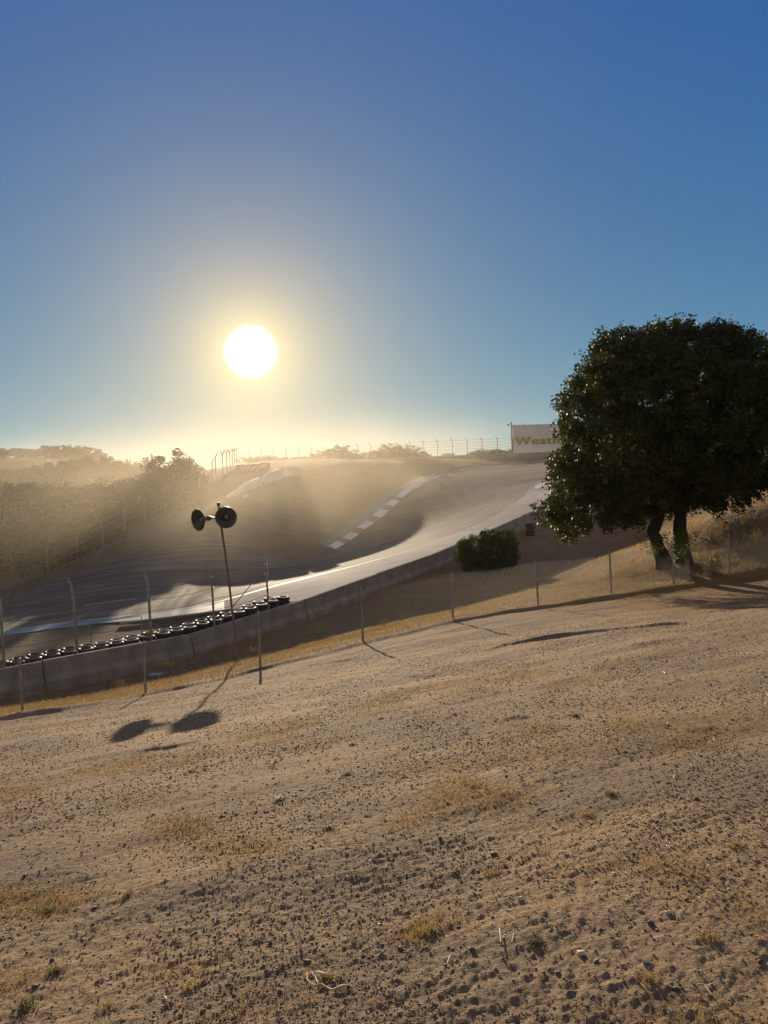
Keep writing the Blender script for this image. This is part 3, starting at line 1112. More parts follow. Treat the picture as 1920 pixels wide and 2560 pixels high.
DH = 3.1
for (w, d, nr_, s) in poles:
    mb = MB()
    mb.tube([dfp(w, nr_, h) - org for h in [-.4, 0, 1, 2, 2.15, 2.35, 2.55, 2.75, 2.95, 3.1]], 0.054, 8)
    for hh in (0.75, 1.25, 1.75, 2.25):
        c = dfp(w, nr_, hh) - org
        mb.box(c, (.13, .12, .035))
    mb.build('post', M['steel'], DF)
segs = []
for i in range(len(poles) - 1):
    (w0, d0, n0, s0), (w1, d1, n1_, s1) = poles[i], poles[i + 1]
    L = s1 - s0

    def fn(u, v, w0=w0, w1=w1, n0=n0, n1_=n1_, L=L):
        q = u / L
        w = w0 * (1 - q) + w1 * q
        nn = n0 * (1 - q) + n1_ * q
        return dfp(w, nn, v) - np.array([0, 0, 0.05 * math.sin(math.pi * q) * v / 3]) - nn * 0.05
    if i == 2:
        full = chainlink(fn, L, DH, 0.11, 0.002, 8)
        # opening for cameras left out of the mesh: keep wires outside the frame
        segs2 = []
        for a, b in full:
            mid_ = (a + b) / 2
            q = np.dot(mid_ - w0, (w1 - w0)) / np.dot(w1 - w0, w1 - w0)
            hz = mid_[2] - (w0[2] * (1 - q) + w1[2] * q)
            if 0.19 < q < 0.86 and 0.28 < hz < 1.12:
                continue
            segs2.append((a, b))
        segs += segs2
        fr = MB()
        c1, c2, c3, c4 = [fn(L * q, h) - org for q, h in ((.18, .25), (.87, .25), (.87, 1.15), (.18, 1.15))]
        for a, b in ((c1, c2), (c2, c3), (c3, c4), (c4, c1)):
            fr.tube([a, b], .02, 6)
        fr.tube([fn(L * .14, 1.9) - org, fn(L * .82, 1.9) - org], .018, 6)
        fr.build('camera_opening_frame', M['steel'], DF)
    else:
        segs += chainlink(fn, L, DH, 0.11, 0.002, 8)
V, f = strips(segs, 0.0050)
make_obj('wire_mesh', V - org, f, M['wire'], DF)
for hh in (0.75, 1.25, 1.75, 2.25):
    mb = MB()
    for i in range(len(poles) - 1):
        (w0, d0, n0, s0), (w1, d1, n1_, s1) = poles[i], poles[i + 1]
        pts = []
        for q in np.linspace(0, 1, 9):
            pts.append(dfp(w0 * (1 - q) + w1 * q, n0 * (1 - q) + n1_ * q, hh - 0.10 * math.sin(math.pi * q)) - org + n0 * 0.03)
        mb.tube(pts, 0.009, 5)
        for q in np.linspace(.05, .95, 14):
            c = dfp(w0 * (1 - q) + w1 * q, n0 * (1 - q) + n1_ * q, hh - 0.10 * math.sin(math.pi * q)) - org + n0 * 0.03
            if random.random() < .5:
                mb.box(c, (.03, .02, .035))
    mb.build('cable', M['rust'], DF)
mb = MB()
w, d, nr_, s = poles[-1]
mb.tube([dfp(w, nr_, 2.15) - org, dfp(wall_at(s - 2.9), nr_, 0.05) - org], 0.022, 6)
mb.build('brace', M['steel'], DF)

# --- ridge debris fence and left fence


def bent_post(h, lean_dir, r=0.05, y=False):
    pts = [np.array([0, 0, -0.9]), np.array([0, 0, h * .8])]
    ld = np.array([*lean_dir, 0])
    for a in (20, 40, 55):
        pts.append(pts[-1] + 0.09 * h * (math.sin(math.radians(a)) * ld + np.array([0, 0, math.cos(math.radians(a))])))
    mb = MB()
    mb.tube(pts, r, 6)
    if y:
        q = [pts[1]]
        for a in (20, 40, 55):
            q.append(q[-1] + 0.09 * h * (-math.sin(math.radians(a)) * ld + np.array([0, 0, math.cos(math.radians(a))])))
        mb.tube(q, r, 6)
    return mb


rf_x = [622, 653, 684, 715.5, 746.6, 777.7, 810, 842, 863, 895, 926.6, 958.2, 991.8, 1025.7, 1059.3, 1093.2, 1130.7, 1167.4, 1205, 1243, 1281]
tops = [P(x, np.interp(x, [622, 715, 810, 895, 1059, 1130, 1205, 1243, 1281], [1126, 1122, 1119, 1113, 1104, 1100, 1097, 1095, 1092]), np.interp(x, [600, 760, 900, 1070, 1282], [172, 166, 158, 151, 148])) for x in rf_x]
RFo = empty('debris_fence', tops[10] - np.array([0, 0, 3.4]), 'distant debris fence with red curved posts along the skyline ridge', 'fence')
org = np.array(RFo.location)
for tp in tops:
    b = bent_post(2.9, (-0.7, -0.7))
    v = [tuple(np.array(q) + (tp - np.array([0, 0, 2.68])) - org) for q in b.v]
    make_obj('post', v, b.f, M['red_post'], RFo)
for hh in (0.12, 0.6, 1.05, 1.5, 1.95, 2.4):
    mb = MB()
    mb.tube([tp - np.array([0, 0, hh]) - org + np.array([-.1, -.1, 0]) for tp in tops], 0.018, 4)
    mb.build('cable', M['rust'], RFo)

lp = [(592, 1168, 144), (587, 1171, 139), (582, 1174, 134), (576, 1177, 129), (568, 1181, 122), (558, 1186, 114), (540, 1197, 105)]
s540 = np.interp(105, LW[:, 1], lc)
LFo = empty('debris_fence', lw_at(lc[-1] * .7), 'far debris fence with forked red posts at the corner and down the wooded slope', 'fence')
org = np.array(LFo.location)
lposts = [P(*a) for a in lp]
s = float(np.interp(105, LW[:, 1], lc)) - 6
while s > 1:
    lposts.append(lw_at(s) + np.array([-.2, .15, -.1]))
    s -= 4.2
for i, b in enumerate(lposts):
    mb = bent_post(3.0, (0.8, -0.6), .055, y=(i in (1, 3, 4, 5)))
    v = [tuple(np.array(q) + b - org) for q in mb.v]
    make_obj('post', v, mb.f, M['red_post' if i < 9 else 'rust'], LFo)
for hh in (0.8, 1.4, 2.0, 2.6):
    mb = MB()
    mb.tube([b + np.array([0, 0, hh]) - org for b in lposts], 0.02, 4)
    mb.build('cable', M['rust'], LFo)

# ------------------------------------------------------------------ public address horns on a leaning pole
pb = P(597, 1655, 24.0)
pt = P(546, 1262, 24.0)
pb[2] = float(near_z(pb[0], pb[1]))
PA = empty('loudspeaker_pole', pb, 'thin leaning steel pole carrying two black horn loudspeakers in front of the wall', 'loudspeaker')
mb = MB()
mb.tube([np.array([0, 0, -.3]), (pt - pb) * .5 + np.array([.015, 0, 0]), pt - pb], [.036, .034, .03], 10)
mb.build('pole', M['rust'], PA)
mb = MB()
mb.lathe(pt - pb - np.array([0, 0, .02]), (0, 0, 1), [(0, .03), (0, .045), (.07, .055), (.09, .05), (.09, .001)], 12)
mb.build('pole_cap', M['horn'], PA)


def horn(center, axis, rad, depth, name='horn_loudspeaker'):
    ax = np.asarray(axis, float)
    ax /= np.linalg.norm(ax)
    mb = MB()
    prof = []
    for q in np.linspace(0, 1, 14):
        prof.append((-depth * q, rad * (0.17 + 0.83 * (1 - q) ** 2.2)))
    prof += [(-depth - .03, rad * .24), (-depth - .10, rad * .24), (-depth - .12, rad * .14), (-depth - .20, rad * .12), (-depth - .22, 0.001)]
    outer = [(0.012, rad * .985), (0.012, rad * 1.015), (-0.01, rad * 1.02)] + prof
    inner = [(0.012, rad * .985)]
    for q in np.linspace(0, 0.8, 10):
        inner.append((-depth * q - .004, rad * (0.14 + 0.83 * (1 - q) ** 2.2)))
    mb.lathe(center, ax, outer, 40)
    mb.lathe(center, ax, inner, 40)
    o = mb.build(name, M['horn'], PA, True)
    mb = MB()   # inner re-entrant cone
    mb.lathe(center, ax, [(-depth * .75, rad * .30), (-depth * .45, rad * .17), (-depth * .3, rad * .12), (-depth * .26, rad * .07), (-depth * .25, .001)], 24)
    mb.build('horn_core', M['steel'], o, True)
    return o


hc = P(565, 1293.5, 23.7) - pb
horn(hc, (0.12, -1, -0.02), 26.6 * 23.7 / F, 0.34)
hc2 = P(495, 1300, 23.95) - pb
o = horn(hc2 + np.array([0.12, 0, 0]) * 0, (-0.66, -0.76, -0.08), 27 * 24 / F, 0.34)
mb = MB()
j = P(549, 1296, 24.0) - pb
mb.tube([hc2 + np.array([0.80, 0.62, 0.1]) * 0.45, j, hc + np.array([-.05, .35, 0])], 0.03, 6)
for dz in (.085, -.095):
    mb.tube([hc2 + np.array([0.62, .4, dz + .05]) * np.array([.45, .5, 1]), j + np.array([0, 0, dz])], .009, 5)
mb.box(j, (.12, .12, .22))
mb.build('bracket', M['steel'], PA)

# ------------------------------------------------------------------ tyres
TY = MB()
TY.lathe((0, 0, 0), (0, 0, 1), [(0.02, .19), (0.0, .24), (0.015, .30), (0.05, .325), (0.11, .33), (0.17, .325), (0.205, .30), (0.22, .24), (0.20, .19), (0.16, .175), (0.06, .175), (0.02, .19)], 28)
proto_me = None


def tyre(loc, label, group, tilt=(0, 0)):
    global proto_me
    if proto_me is None:
        o = TY.build('tyre', M['rubber'], None, True)
        proto_me = o.data
    else:
        o = bpy.data.objects.new('tyre', proto_me)
        COL.objects.link(o)
    o.location = tuple(map(float, loc))
    o.rotation_euler = (tilt[0], tilt[1], random.uniform(0, 6))
    tag(o, label, 'tyre', group)
    return o


s_hi, s_lo = wall_s_at_px(725), wall_s_at_px(-60)
k = 0
s = s_hi
while s > s_lo:
    w = wall_at(s)
    w2 = wall_at(s + .3)
    d = (w2 - w)
    sl = math.atan2(d[2], np.linalg.norm(d[:2]))
    d[2] = 0
    d /= np.linalg.norm(d)
    nr_ = np.array([-d[1], d[0], 0])
    for row in range(1 if k < 1 else 2):
        c = w + nr_ * (0.62 + 0.64 * row) + d * (0.33 * row)
        g = max(float(Hf0(c[0], c[1])), w[2] - .36) - .02
        rowname = ('inner row', 'outer row')[row]
        for lay in range(2 if row == 0 else 2):
            top = g + .225 * lay + random.uniform(0, .012)
            jx = np.array([random.uniform(-.03, .03), random.uniform(-.03, .03), 0])
            tyre(c + jx + np.array([0, 0, top - c[2]]), '%s tyre, %s stack from the right, %s behind near wall' % (('bottom', 'top')[lay], ORD[min(k, 39)], rowname),
                 'tyres stacked behind the near trackside wall', (random.uniform(-.04, .04), random.uniform(-.04, .04) + 0))
    s -= 0.69
    k += 1
# stack in the dark corner by the wall
q = P(1325, 1338, 56)
q[2] = float(near_z(q[0], q[1]))
for lay in range(4):
    tyre(q + np.array([random.uniform(-.05, .05), 0, lay * .222]), 'black tyre, %s of the single stack standing in shade by the near wall' % ('bottom', 'second up', 'third up', 'topmost')[lay], 'tyre stack on the near side of the wall')
# tyre wall at the corner by the far fence
for i in range(7):
    for jx in range(5):
        px = 597 + i * 12 + jx * -3.0
        c = P(px, 1166 + jx * 5.5, 128 - jx * 2.0 - i * .2)
        g = float(Hf0(c[0], c[1]))
        c[2] = max(c[2], g + 0.25) + random.uniform(-.04, .04)
        tyre(c, 'upper tyre of the far corner pile, %s from the left in its %s row' % (ORD[i], ('back', 'fourth', 'middle', 'second', 'front')[jx]), 'tyres piled in the far corner', (random.uniform(-.1, .2), random.uniform(-.15, .15)))
        c2 = c.copy()
        c2[2] -= .23
        tyre(c2, 'lower tyre of the far corner pile, %s from the left in its %s row' % (ORD[i], ('back', 'fourth', 'middle', 'second', 'front')[jx]), 'tyres piled in the far corner')

# ------------------------------------------------------------------ white covered barriers by the far track


def cover(path_px, h, th, label, name='covered_barrier', ribs=0):
    pts = [P(*a) for a in path_px]      # base line
    A = resample(np.array(pts), 28)
    n = len(A)
    t_ = np.gradient(A[:, :2], axis=0)
    t_ /= np.linalg.norm(t_, axis=1)[:, None]
    V, Fq = [], []
    for i, (p, tt_) in enumerate(zip(A, t_)):
        nn = np.array([-tt_[1], tt_[0], 0])
        e = 1 - 0.25 * (abs(2 * i / (n - 1) - 1)) ** 6
        hh = h * e * (1 + .04 * math.sin(i * 1.3))
        prof = [(-.06, -0.5), (-.03, 0), (0, hh * .55), (.03, hh * .93), (.14, hh), (th * .5, hh * 1.03), (th - .1, hh), (th, hh * .9), (th + .05, 0), (th + .05, -0.5)]
        for a, b in prof:
            wob = .04 * math.sin(i * .9 + b * 5)
            V.append(p + nn * (a + wob) + np.array([0, 0, b]))
    k = 10
    for i in range(n - 1):
        for j in range(k - 1):
            Fq.append((i * k + j, (i + 1) * k + j, (i + 1) * k + j + 1, i * k + j + 1))
    Fq += [tuple(range(k)), tuple((n - 1) * k + j for j in range(k))[::-1]]
    o = A[n // 2].copy()
    ob = make_obj(name, np.array(V) - o, Fq, M['cover'], None, True)
    ob.location = o
    tag(ob, label, 'barrier', 'white covered barriers in the dust')
    return ob


cover([(574, 1257, 97), (596, 1247, 99), (618, 1229, 101.5), (640, 1219, 103.5), (656, 1211, 105.5)], 0.95, .6, 'long white covered barrier lowest on the dusty slope')
cover([(666, 1206, 106), (684, 1198, 108), (708, 1189, 110)], 0.95, .6, 'white covered barrier second up the dusty slope')
for i in range(3):
    cover([(709 + i * 6, 1183 + i * 0.5, 113 + i * .6), (713 + i * 6, 1185 + i, 112 + i * .6)], 0.8, 1.3, 'small white barrier block, %s of three at the top of the slope' % ('left', 'middle', 'right')[i])
cover([(612, 1254, 96), (623, 1247, 97)], 0.55, .3, 'small white triangle of barrier sheet lying below the long cover')

# ------------------------------------------------------------------ billboard on the ridge
sl, sr = P(1283, 1133, 149), P(1560, 1124, 154)
SG = empty('billboard', (sl + sr) / 2, 'large white billboard with tan lettering standing on the ridge, partly behind the oak', 'billboard')
org = np.array(SG.location)
u = sr - sl
L = float(np.linalg.norm(u))
u /= L
nv = np.array([u[1], -u[0], 0])
nv /= np.linalg.norm(nv)
up = np.array([0, 0, 1.0])
Hs = 68 * ZC(149) / F
mb = MB()
mb.box(sl + u * L / 2 + up * Hs / 2 - org, (L, .15, Hs), (u, nv, up))
mb.build('panel', M['sign'], SG)
mb = MB()
mb.box(sl + u * L / 2 + up * (Hs + .06) - org, (L + .1, .2, .10), (u, nv, up))
for q in (.11, .225, .4, .6, .8):
    mb.box(sl + u * L * q + up * (Hs + .2) - org, (.12, .12, .24), (u, nv, up))
mb.build('top_rail', M['steel'], SG)
mb = MB()
for q in np.linspace(.02, .98, 7):
    mb.box(sl + u * L * q - nv * .25 + up * (Hs / 2 - .6) - org, (.18, .18, Hs + 1.0), (u, nv, up))
mb.build('support_posts', M['steel'], SG)
cu = bpy.data.curves.new('lettering', 'FONT')
cu.body = 'WeatherTech'
cu.size = 1.0
cu.extrude = 0.01
cu.space_character = 1.16
tmp = bpy.data.objects.new('tmp', cu)
COL.objects.link(tmp)
dg = bpy.context.evaluated_depsgraph_get()
lm0 = bpy.data.meshes.new_from_object(tmp.evaluated_get(dg))
bpy.data.objects.remove(tmp)
c0 = np.array([v.co for v in lm0.vertices])
f0 = [tuple(p.vertices) for p in lm0.polygons]
lv, lf = [], []
for k, (dx, dy) in enumerate(((0, 0), (.03, 0), (-.03, 0), (.06, 0), (-.06, 0), (0, .02), (0, -.02), (.05, .02), (-.05, -.02), (.05, -.02), (-.05, .02))):
    b0 = len(lv)
    lv += [(q[0] + dx, q[1] + dy, q[2] + .004 * k) for q in c0]
    lf += [tuple(i + b0 for i in q) for q in f0]
lm = bpy.data.meshes.new('lettering')
lm.from_pydata([tuple(map(float, q)) for q in lv], [], lf)
co = np.array([v.co for v in lm.vertices])
co[:, 0] -= co[:, 0].min()
capH = 0.70
k_h = 19 * ZC(149) / F / capH
x5 = 110 * ZC(149) / F
# width of "Weath" measured from the outline of the whole word
k_w = x5 * (11 / 5.0) * 1.03 / co[:, 0].max()
P0 = sl + u * 0.25 + up * (21 * ZC(149) / F) + nv * 0.11
W = [P0 + u * a * k_w + up * b * k_h + nv * c - org for a, b, c in co]
lo = bpy.data.objects.new('lettering', lm)
for v, w in zip(lm.vertices, W):
    v.co = w
lm.materials.clear()
lm.materials.append(M['letters'])
COL.objects.link(lo)
lo.parent = SG
# camera on its mast beside the billboard
cb = P(1280.5, 1133, 148.5)
CP = empty('camera_mast', cb, 'slim mast with a small surveillance camera at the left edge of the billboard', 'camera')
mb = MB()
hm = 78 * ZC(148.5) / F
mb.tube([np.array([0, 0, -.8]), np.array([0, 0, hm])], .09, 8)
mb.build('mast', M['red_post'], CP)
mb = MB()
mb.tube([np.array([0, 0, hm - .3]), np.array([-.42, 0, hm - .28]), np.array([-.5, 0, hm - .35])], .035, 6)
mb.build('arm', M['steel'], CP)
mb = MB()
mb.lathe(np.array([-.52, 0, hm - .62]), (0, 0, 1), [(0, .001), (.04, .1), (.12, .15), (.2, .14), (.3, .08), (.32, .001)], 14)
mb.build('camera_dome', M['black'], CP, True)

# ------------------------------------------------------------------ foliage


def leaf_quads(centers, size, up_bias=0.0, rg=rng, aspect=0.6):
    n = len(centers)
    a = rg.normal(size=(n, 3))
    a /= np.linalg.norm(a, axis=1)[:, None]
    b = rg.normal(size=(n, 3))
    b -= a * (a * b).sum(1)[:, None]
    b /= np.linalg.norm(b, axis=1)[:, None]
    s = size * rg.uniform(.6, 1.3, (n, 1))
    V = np.stack([centers - a * s * .5, centers + b * s * aspect * .5, centers + a * s * .5, centers - b * s * aspect * .5], 1).reshape(-1, 3)
    f = np.arange(n * 4).reshape(n, 4)
    return V, f


def silhouette_cloud(polygon, depth, half, nclump, rclump, leaves, leafsize, rg, edge_px=150.0, shell=0.5):
    """leaf clumps filling a rounded body whose outline is the polygon (pixels) at the given depth"""
    pg = np.array(polygon, float)
    lo_, hi_ = pg.min(0), pg.max(0)
    C = []
    closed = np.r_[pg, pg[:1]]
    while len(C) < nclump:
        p = rg.uniform(lo_, hi_)
        if not inside(np.array(p[0]), np.array(p[1]), pg):
            continue
        dd = abs(float(polydist(np.array(p[0]), np.array(p[1]), closed)[0]))
        ins_px = rclump * F / depth * 0.75
        if dd < ins_px * rg.uniform(.35, 1.2):
            continue
        th = half * math.sqrt(max(0.02, 1 - (1 - min(dd / edge_px, 1)) ** 2))
        q = rg.uniform(-1, 1)
        q = math.copysign(abs(q) ** shell, q)
        D = depth + q * th
        # keep true proportions: position at the reference depth, then shifted along the view axis
        w = P(p[0], p[1], D)
        C.append(w)
    C = np.array(C)
    cen = np.repeat(C, leaves, axis=0)
    rr = rclump * rg.uniform(.45, 1.5, len(C)).repeat(leaves)[:, None]
    dirs = rg.normal(size=cen.shape)
    dirs /= np.linalg.norm(dirs, axis=1)[:, None]
    pos = cen + dirs * rr * (rg.uniform(0, 1, (len(cen), 1)) ** 0.45) * np.array([1, 1, .8])
    return C, pos


OAK = [(1487, 862), (1500, 832), (1540, 824), (1589, 818), (1615, 826), (1640, 815), (1665, 815), (1700, 797), (1730, 806), (1750, 818), (1789, 806), (1810, 818), (1836, 814), (1850, 832), (1890, 832), (1915, 860),
       (1960, 870), (2010, 900), (2060, 950), (2100, 1020), (2110, 1100), (2080, 1180), (2010, 1225), (1920, 1232), (1859, 1264), (1801, 1288), (1745, 1280), (1690, 1284), (1650, 1282), (1612, 1300), (1585, 1322), (1540, 1312), (1511, 1318),
       (1450, 1326), (1419, 1350), (1400, 1335), (1376, 1312), (1340, 1276), (1376, 1256), (1395, 1232), (1373, 1205), (1376, 1154), (1400, 1120), (1386, 1083), (1392, 1040), (1394, 1004), (1430, 950), (1457, 903)]
rg = np.random.default_rng(11)
OD = 28.5
ob_ = P(1690, 1415, OD - .7)
ob_[2] = float(near_z(ob_[0], ob_[1]))
OT = empty('oak_tree', ob_, 'large dark evergreen oak with two trunks on the right beyond the fence', 'tree')
C, pos = silhouette_cloud(OAK, OD, 4.3, 1250, 0.42, 190, .085, rg)
# sprays of twigs standing out of the outline
ed_ = np.array(OAK + OAK[:1], float)
ctr = ed_.mean(0)
sp = []
for k in range(230):
    i = rg.integers(len(ed_) - 1)
    q = ed_[i] * (1 - (w_ := rg.uniform())) + ed_[i + 1] * w_
    o2 = (q - ctr) / np.linalg.norm(q - ctr)
    D_ = OD + rg.uniform(-2.2, 2.2)
    if q[0] < 1425 and 1020 < q[1] < 1190:
        continue
    a0 = P(*(q - o2 * 22), D_)
    a1 = P(*(q + o2 * rg.uniform(-4, 16) + rg.normal(size=2) * 5), D_)
    nl = 46
    tq = rg.uniform(0, 1, (nl, 1))
    sp.append(a0 + (a1 - a0) * tq + rg.normal(size=(nl, 3)) * .085)
pos = np.r_[pos, np.concatenate(sp)]
V, f = leaf_quads(pos, 0.115, rg=rg, aspect=.7)
make_obj('crown', V - ob_, f, M['oak_leaf'], OT)


def limb(pts, rads, k=9, wob=.05):
    out, rr = [], []
    for i in range(len(pts) - 1):
        for q in np.linspace(0, 1, 5)[:-1]:
            p = np.array(pts[i]) * (1 - q) + np.array(pts[i + 1]) * q
            out.append(p + np.array([random.uniform(-wob, wob) * .5, random.uniform(-wob, wob) * .5, 0]))
            rr.append(rads[i] * (1 - q) + rads[i + 1] * q)
    out.append(np.array(pts[-1]))
    rr.append(rads[-1])
    return out, rr


def trunk_part(name, paths, parent, org):
    mb = MB()
    for pts, rads in paths:
        o_, r_ = limb(pts, rads)
        mb.tube([p - org for p in o_], r_, 10)
    return mb.build(name, M['bark'], parent, True)


lb = P(1666, 1424, 27.6)
lb[2] = float(near_z(lb[0], lb[1])) - .2
rb = P(1709, 1410, 28.0)
rb[2] = float(near_z(rb[0], rb[1])) - .2
t1 = [lb, P(1648, 1370, 27.8), P(1632, 1330, 28.0), P(1650, 1280, 28.2), P(1610, 1200, 28.5), P(1560, 1080, 28.8), P(1540, 960, 29)]
t2 = [rb, P(1703, 1370, 28.0), P(1701, 1310, 28.1), P(1700, 1240, 28.3), P(1720, 1120, 28.6), P(1740, 980, 28.8), P(1750, 880, 29)]
trunk_part('trunk', [(t1, [.40, .23, .22, .21, .17, .1, .05])], OT, ob_)
trunk_part('trunk', [(t2, [.38, .26, .23, .22, .19, .12, .05])], OT, ob_)
br = []
for k in range(26):
    src = (t1 if k % 2 else t2)[random.choice([3, 4, 5])]
    dst = C[rg.integers(len(C))]
    mid_ = (src + dst) / 2 + np.array([0, 0, random.uniform(-.2, .5)])
    br.append(([src, mid_, dst], [.11, .06, .015]))
for dx, tgt in ((0, P(1400, 1290, 27.5)), (1, P(1480, 1280, 26.8)), (2, P(1850, 1230, 28)), (3, P(1990, 1180, 28))):
    src = t1[3] if dx < 2 else t2[3]
    br.append(([src, (src + tgt) / 2 + np.array([0, 0, .5]), tgt], [.14, .09, .02]))
trunk_part('limbs', br, OT, ob_)
# sprouts around the trunks
for cpx, cpy, n in ((1705, 1352, 700), (1690, 1372, 300), (1624, 1362, 130), (1633, 1375, 90), (1662, 1345, 140), (1600, 1335, 60)):
    c = P(cpx, cpy, 27.0)
    q = c + rg.normal(size=(n, 3)) * np.array([.17, .2, .2]) * (1.1 if n > 500 else .8)
    V, f = leaf_quads(q, 0.075, rg=rg)
    make_obj('sprouting_leaves', V - ob_, f, M['fresh_leaf'], OT)

# round bush by the wall
BUSH = [(1142, 1400), (1137, 1375), (1145, 1352), (1160, 1345), (1185, 1332), (1215, 1324), (1240, 1320), (1262, 1327), (1285, 1328), (1294, 1345), (1296, 1370), (1298, 1400), (1290, 1425), (1260, 1432), (1200, 1434), (1155, 1428)]
bb = P(1218, 1430, 47)
bb[2] = float(near_z(bb[0], bb[1]))
BU = empty('bush', bb, 'rounded evergreen bush in front of the concrete wall, left of the oak', 'bush')
C2, pos = silhouette_cloud(BUSH, 47, 1.7, 260, 0.28, 150, .09, rg, edge_px=50)
V, f = leaf_quads(pos, 0.11, rg=rg)
make_obj('foliage', V - bb, f, M['bush_leaf'], BU)
mb = MB()
for k in range(9):
    d = C2[rg.integers(len(C2))] - bb
    mb.tube([np.array([0, 0, -.1]), d * .5 + np.array([0, 0, .1]), d], [.05, .03, .01], 5)
mb.build('stems', M['bark'], BU)

# --- distant trees: a few crowns shared by many trees


def far_tree(seed, nleaf=5200, lf=0.30):
    r2 = np.random.default_rng(seed)
    root = bpy.data.objects.new('tree', None)
    nb = 46
    a = r2.uniform(0, 2 * np.pi, nb)
    rr = np.sqrt(r2.uniform(0, 1, nb)) * .42
    zz = 0.14 + r2.uniform(0, .74, nb) * (1 - (rr / .5) ** 2 * .45)
    c = np.c_[np.cos(a) * rr, np.sin(a) * rr, zz]
    cen = np.repeat(c, nleaf // nb, axis=0)
    d = r2.normal(size=cen.shape)
    d /= np.linalg.norm(d, axis=1)[:, None]
    pos = cen + d * (r2.uniform(.07, .15, nb).repeat(nleaf // nb)[:, None]) * r2.uniform(0, 1, (len(cen), 1)) ** .4
    V, f = leaf_quads(pos, lf / 8.0, rg=r2, aspect=.7)
    me = bpy.data.meshes.new('crown')
    me.from_pydata(V.tolist(), [], f.tolist())
    me.materials.append(M['far_leaf'])
    mb = MB()
    mb.tube([(0, 0, -.15), (.01, 0, .2), (0, .02, .45)], [.035, .025, .015], 7)
    for q in c[::5]:
        mb.tube([(0, 0, .25), q * .6 + np.array([0, 0, .1]), q], [.015, .01, .004], 5)
    mt = bpy.data.meshes.new('trunk')
    mt.from_pydata([tuple(v) for v in mb.v], [], mb.f)
    mt.materials.append(M['bark'])
    return me, mt


CROWNS = [far_tree(s) for s in (1, 2, 3, 4)]
SHRUBS = [far_tree(s, 2400, .42) for s in (11, 12, 13)]


def plant(px, top_y, D, width_px, label, group, cat='tree', name='tree', base_y=None, bank=CROWNS):
    top = P(px, top_y, D)
    D = ZC(D)
    g = float(np.clip(Hf0(top[0], D), -30, 30)) if base_y is None else EYE + (P(px, base_y, 60)[2] - EYE) * D / 60
    h = max(top[2] - g, 1.2)
    wd = width_px * D / F
    me, mt = bank[random.randrange(len(bank))]
    r = empty(name, (top[0], D, g), label, cat, group)
    for nm, mesh in (('crown' if cat == 'tree' else 'foliage', me), ('trunk' if cat == 'tree' else 'stems', mt)):
        o = bpy.data.objects.new(nm, mesh)
        COL.objects.link(o)
        o.parent = r
    r.rotation_euler = (0, 0, random.uniform(0, 6.28))
    r.scale = (wd / .98, wd / .98, h / .98)
    return r


specs = []
# the big tree at the end of the wood, its neighbours
plant(432, 1112, 116, 150, 'largest hazy tree at the right end of the wood, against the sunset', 'trees of the hazy wood')
plant(478, 1142, 114, 90, 'low tree beside the forked fence posts', 'trees of the hazy wood')
plant(376, 1128, 170, 40, 'small crown peeping out left of the largest hazy tree', 'trees of the hazy wood')
rows = [
    ('far skyline', 250, [(5, 1122, 70), (40, 1116, 62), (78, 1118, 60), (112, 1112, 62), (150, 1107, 64), (188, 1106, 60), (215, 1110, 56), (242, 1122, 44), (-40, 1112, 80)]),
    ('second ridge', 185, [(10, 1178, 70), (48, 1166, 70), (84, 1160, 60), (116, 1150, 62), (150, 1144, 64), (185, 1140, 62), (212, 1132, 66), (246, 1132, 60), (276, 1136, 56), (304, 1140, 60), (335, 1150, 56), (-30, 1180, 80)]),
    ('middle slope', 128, [(-20, 1225, 110), (30, 1214, 100), (80, 1204, 90), (125, 1208, 90), (170, 1220, 90), (225, 1206, 96), (275, 1215, 90), (320, 1190, 90), (365, 1180, 96), (405, 1172, 90)]),
    ('lower slope', 98, [(-30, 1290, 120), (40, 1282, 120), (105, 1275, 110), (160, 1272, 110), (215, 1262, 110), (265, 1255, 100), (315, 1240, 100), (365, 1225, 100), (415, 1215, 90), (462, 1205, 76)]),
    ('front edge', 82, [(-30, 1350, 120), (30, 1345, 110), (90, 1335, 110), (150, 1322, 100), (205, 1306, 100), (255, 1290, 90)]),
]
for nm, D, lst in rows:
    lst = sorted(lst)
    for i, (px, ty, w) in enumerate(lst):
        plant(px, ty, D + random.uniform(-5, 5), w * random.uniform(1.3, 1.6), 'hazy oak, %s from the left in the %s row of the wood' % (ORD[i], nm), 'trees of the hazy wood')
bl = [(622, 1144, 42), (648, 1141, 44), (672, 1142, 36), (698, 1148, 36), (722, 1146, 34), (746, 1146, 34), (770, 1140, 36), (792, 1134, 36), (818, 1126, 40), (848, 1114, 44), (872, 1124, 36), (898, 1134, 30), (926, 1128, 34), (952, 1122, 36), (978, 1110, 46), (1005, 1112, 46), (1030, 1120, 40), (1048, 1132, 30), (1062, 1138, 18),
      (1120, 1135, 20), (1195, 1130, 34), (1220, 1122, 40), (1245, 1128, 26), (1270, 1126, 24)]
for i, (px, ty, w) in enumerate(bl):
    plant(px, ty - 5, np.interp(px, [600, 760, 900, 1070, 1282], [176, 170, 162, 155, 151]), w * 1.8, 'hazy bush, %s from the left behind the ridge fence' % ORD[i], 'bushes along the ridge', 'bush', 'bush', base_y=1163 - (px - 600) * .03, bank=SHRUBS)

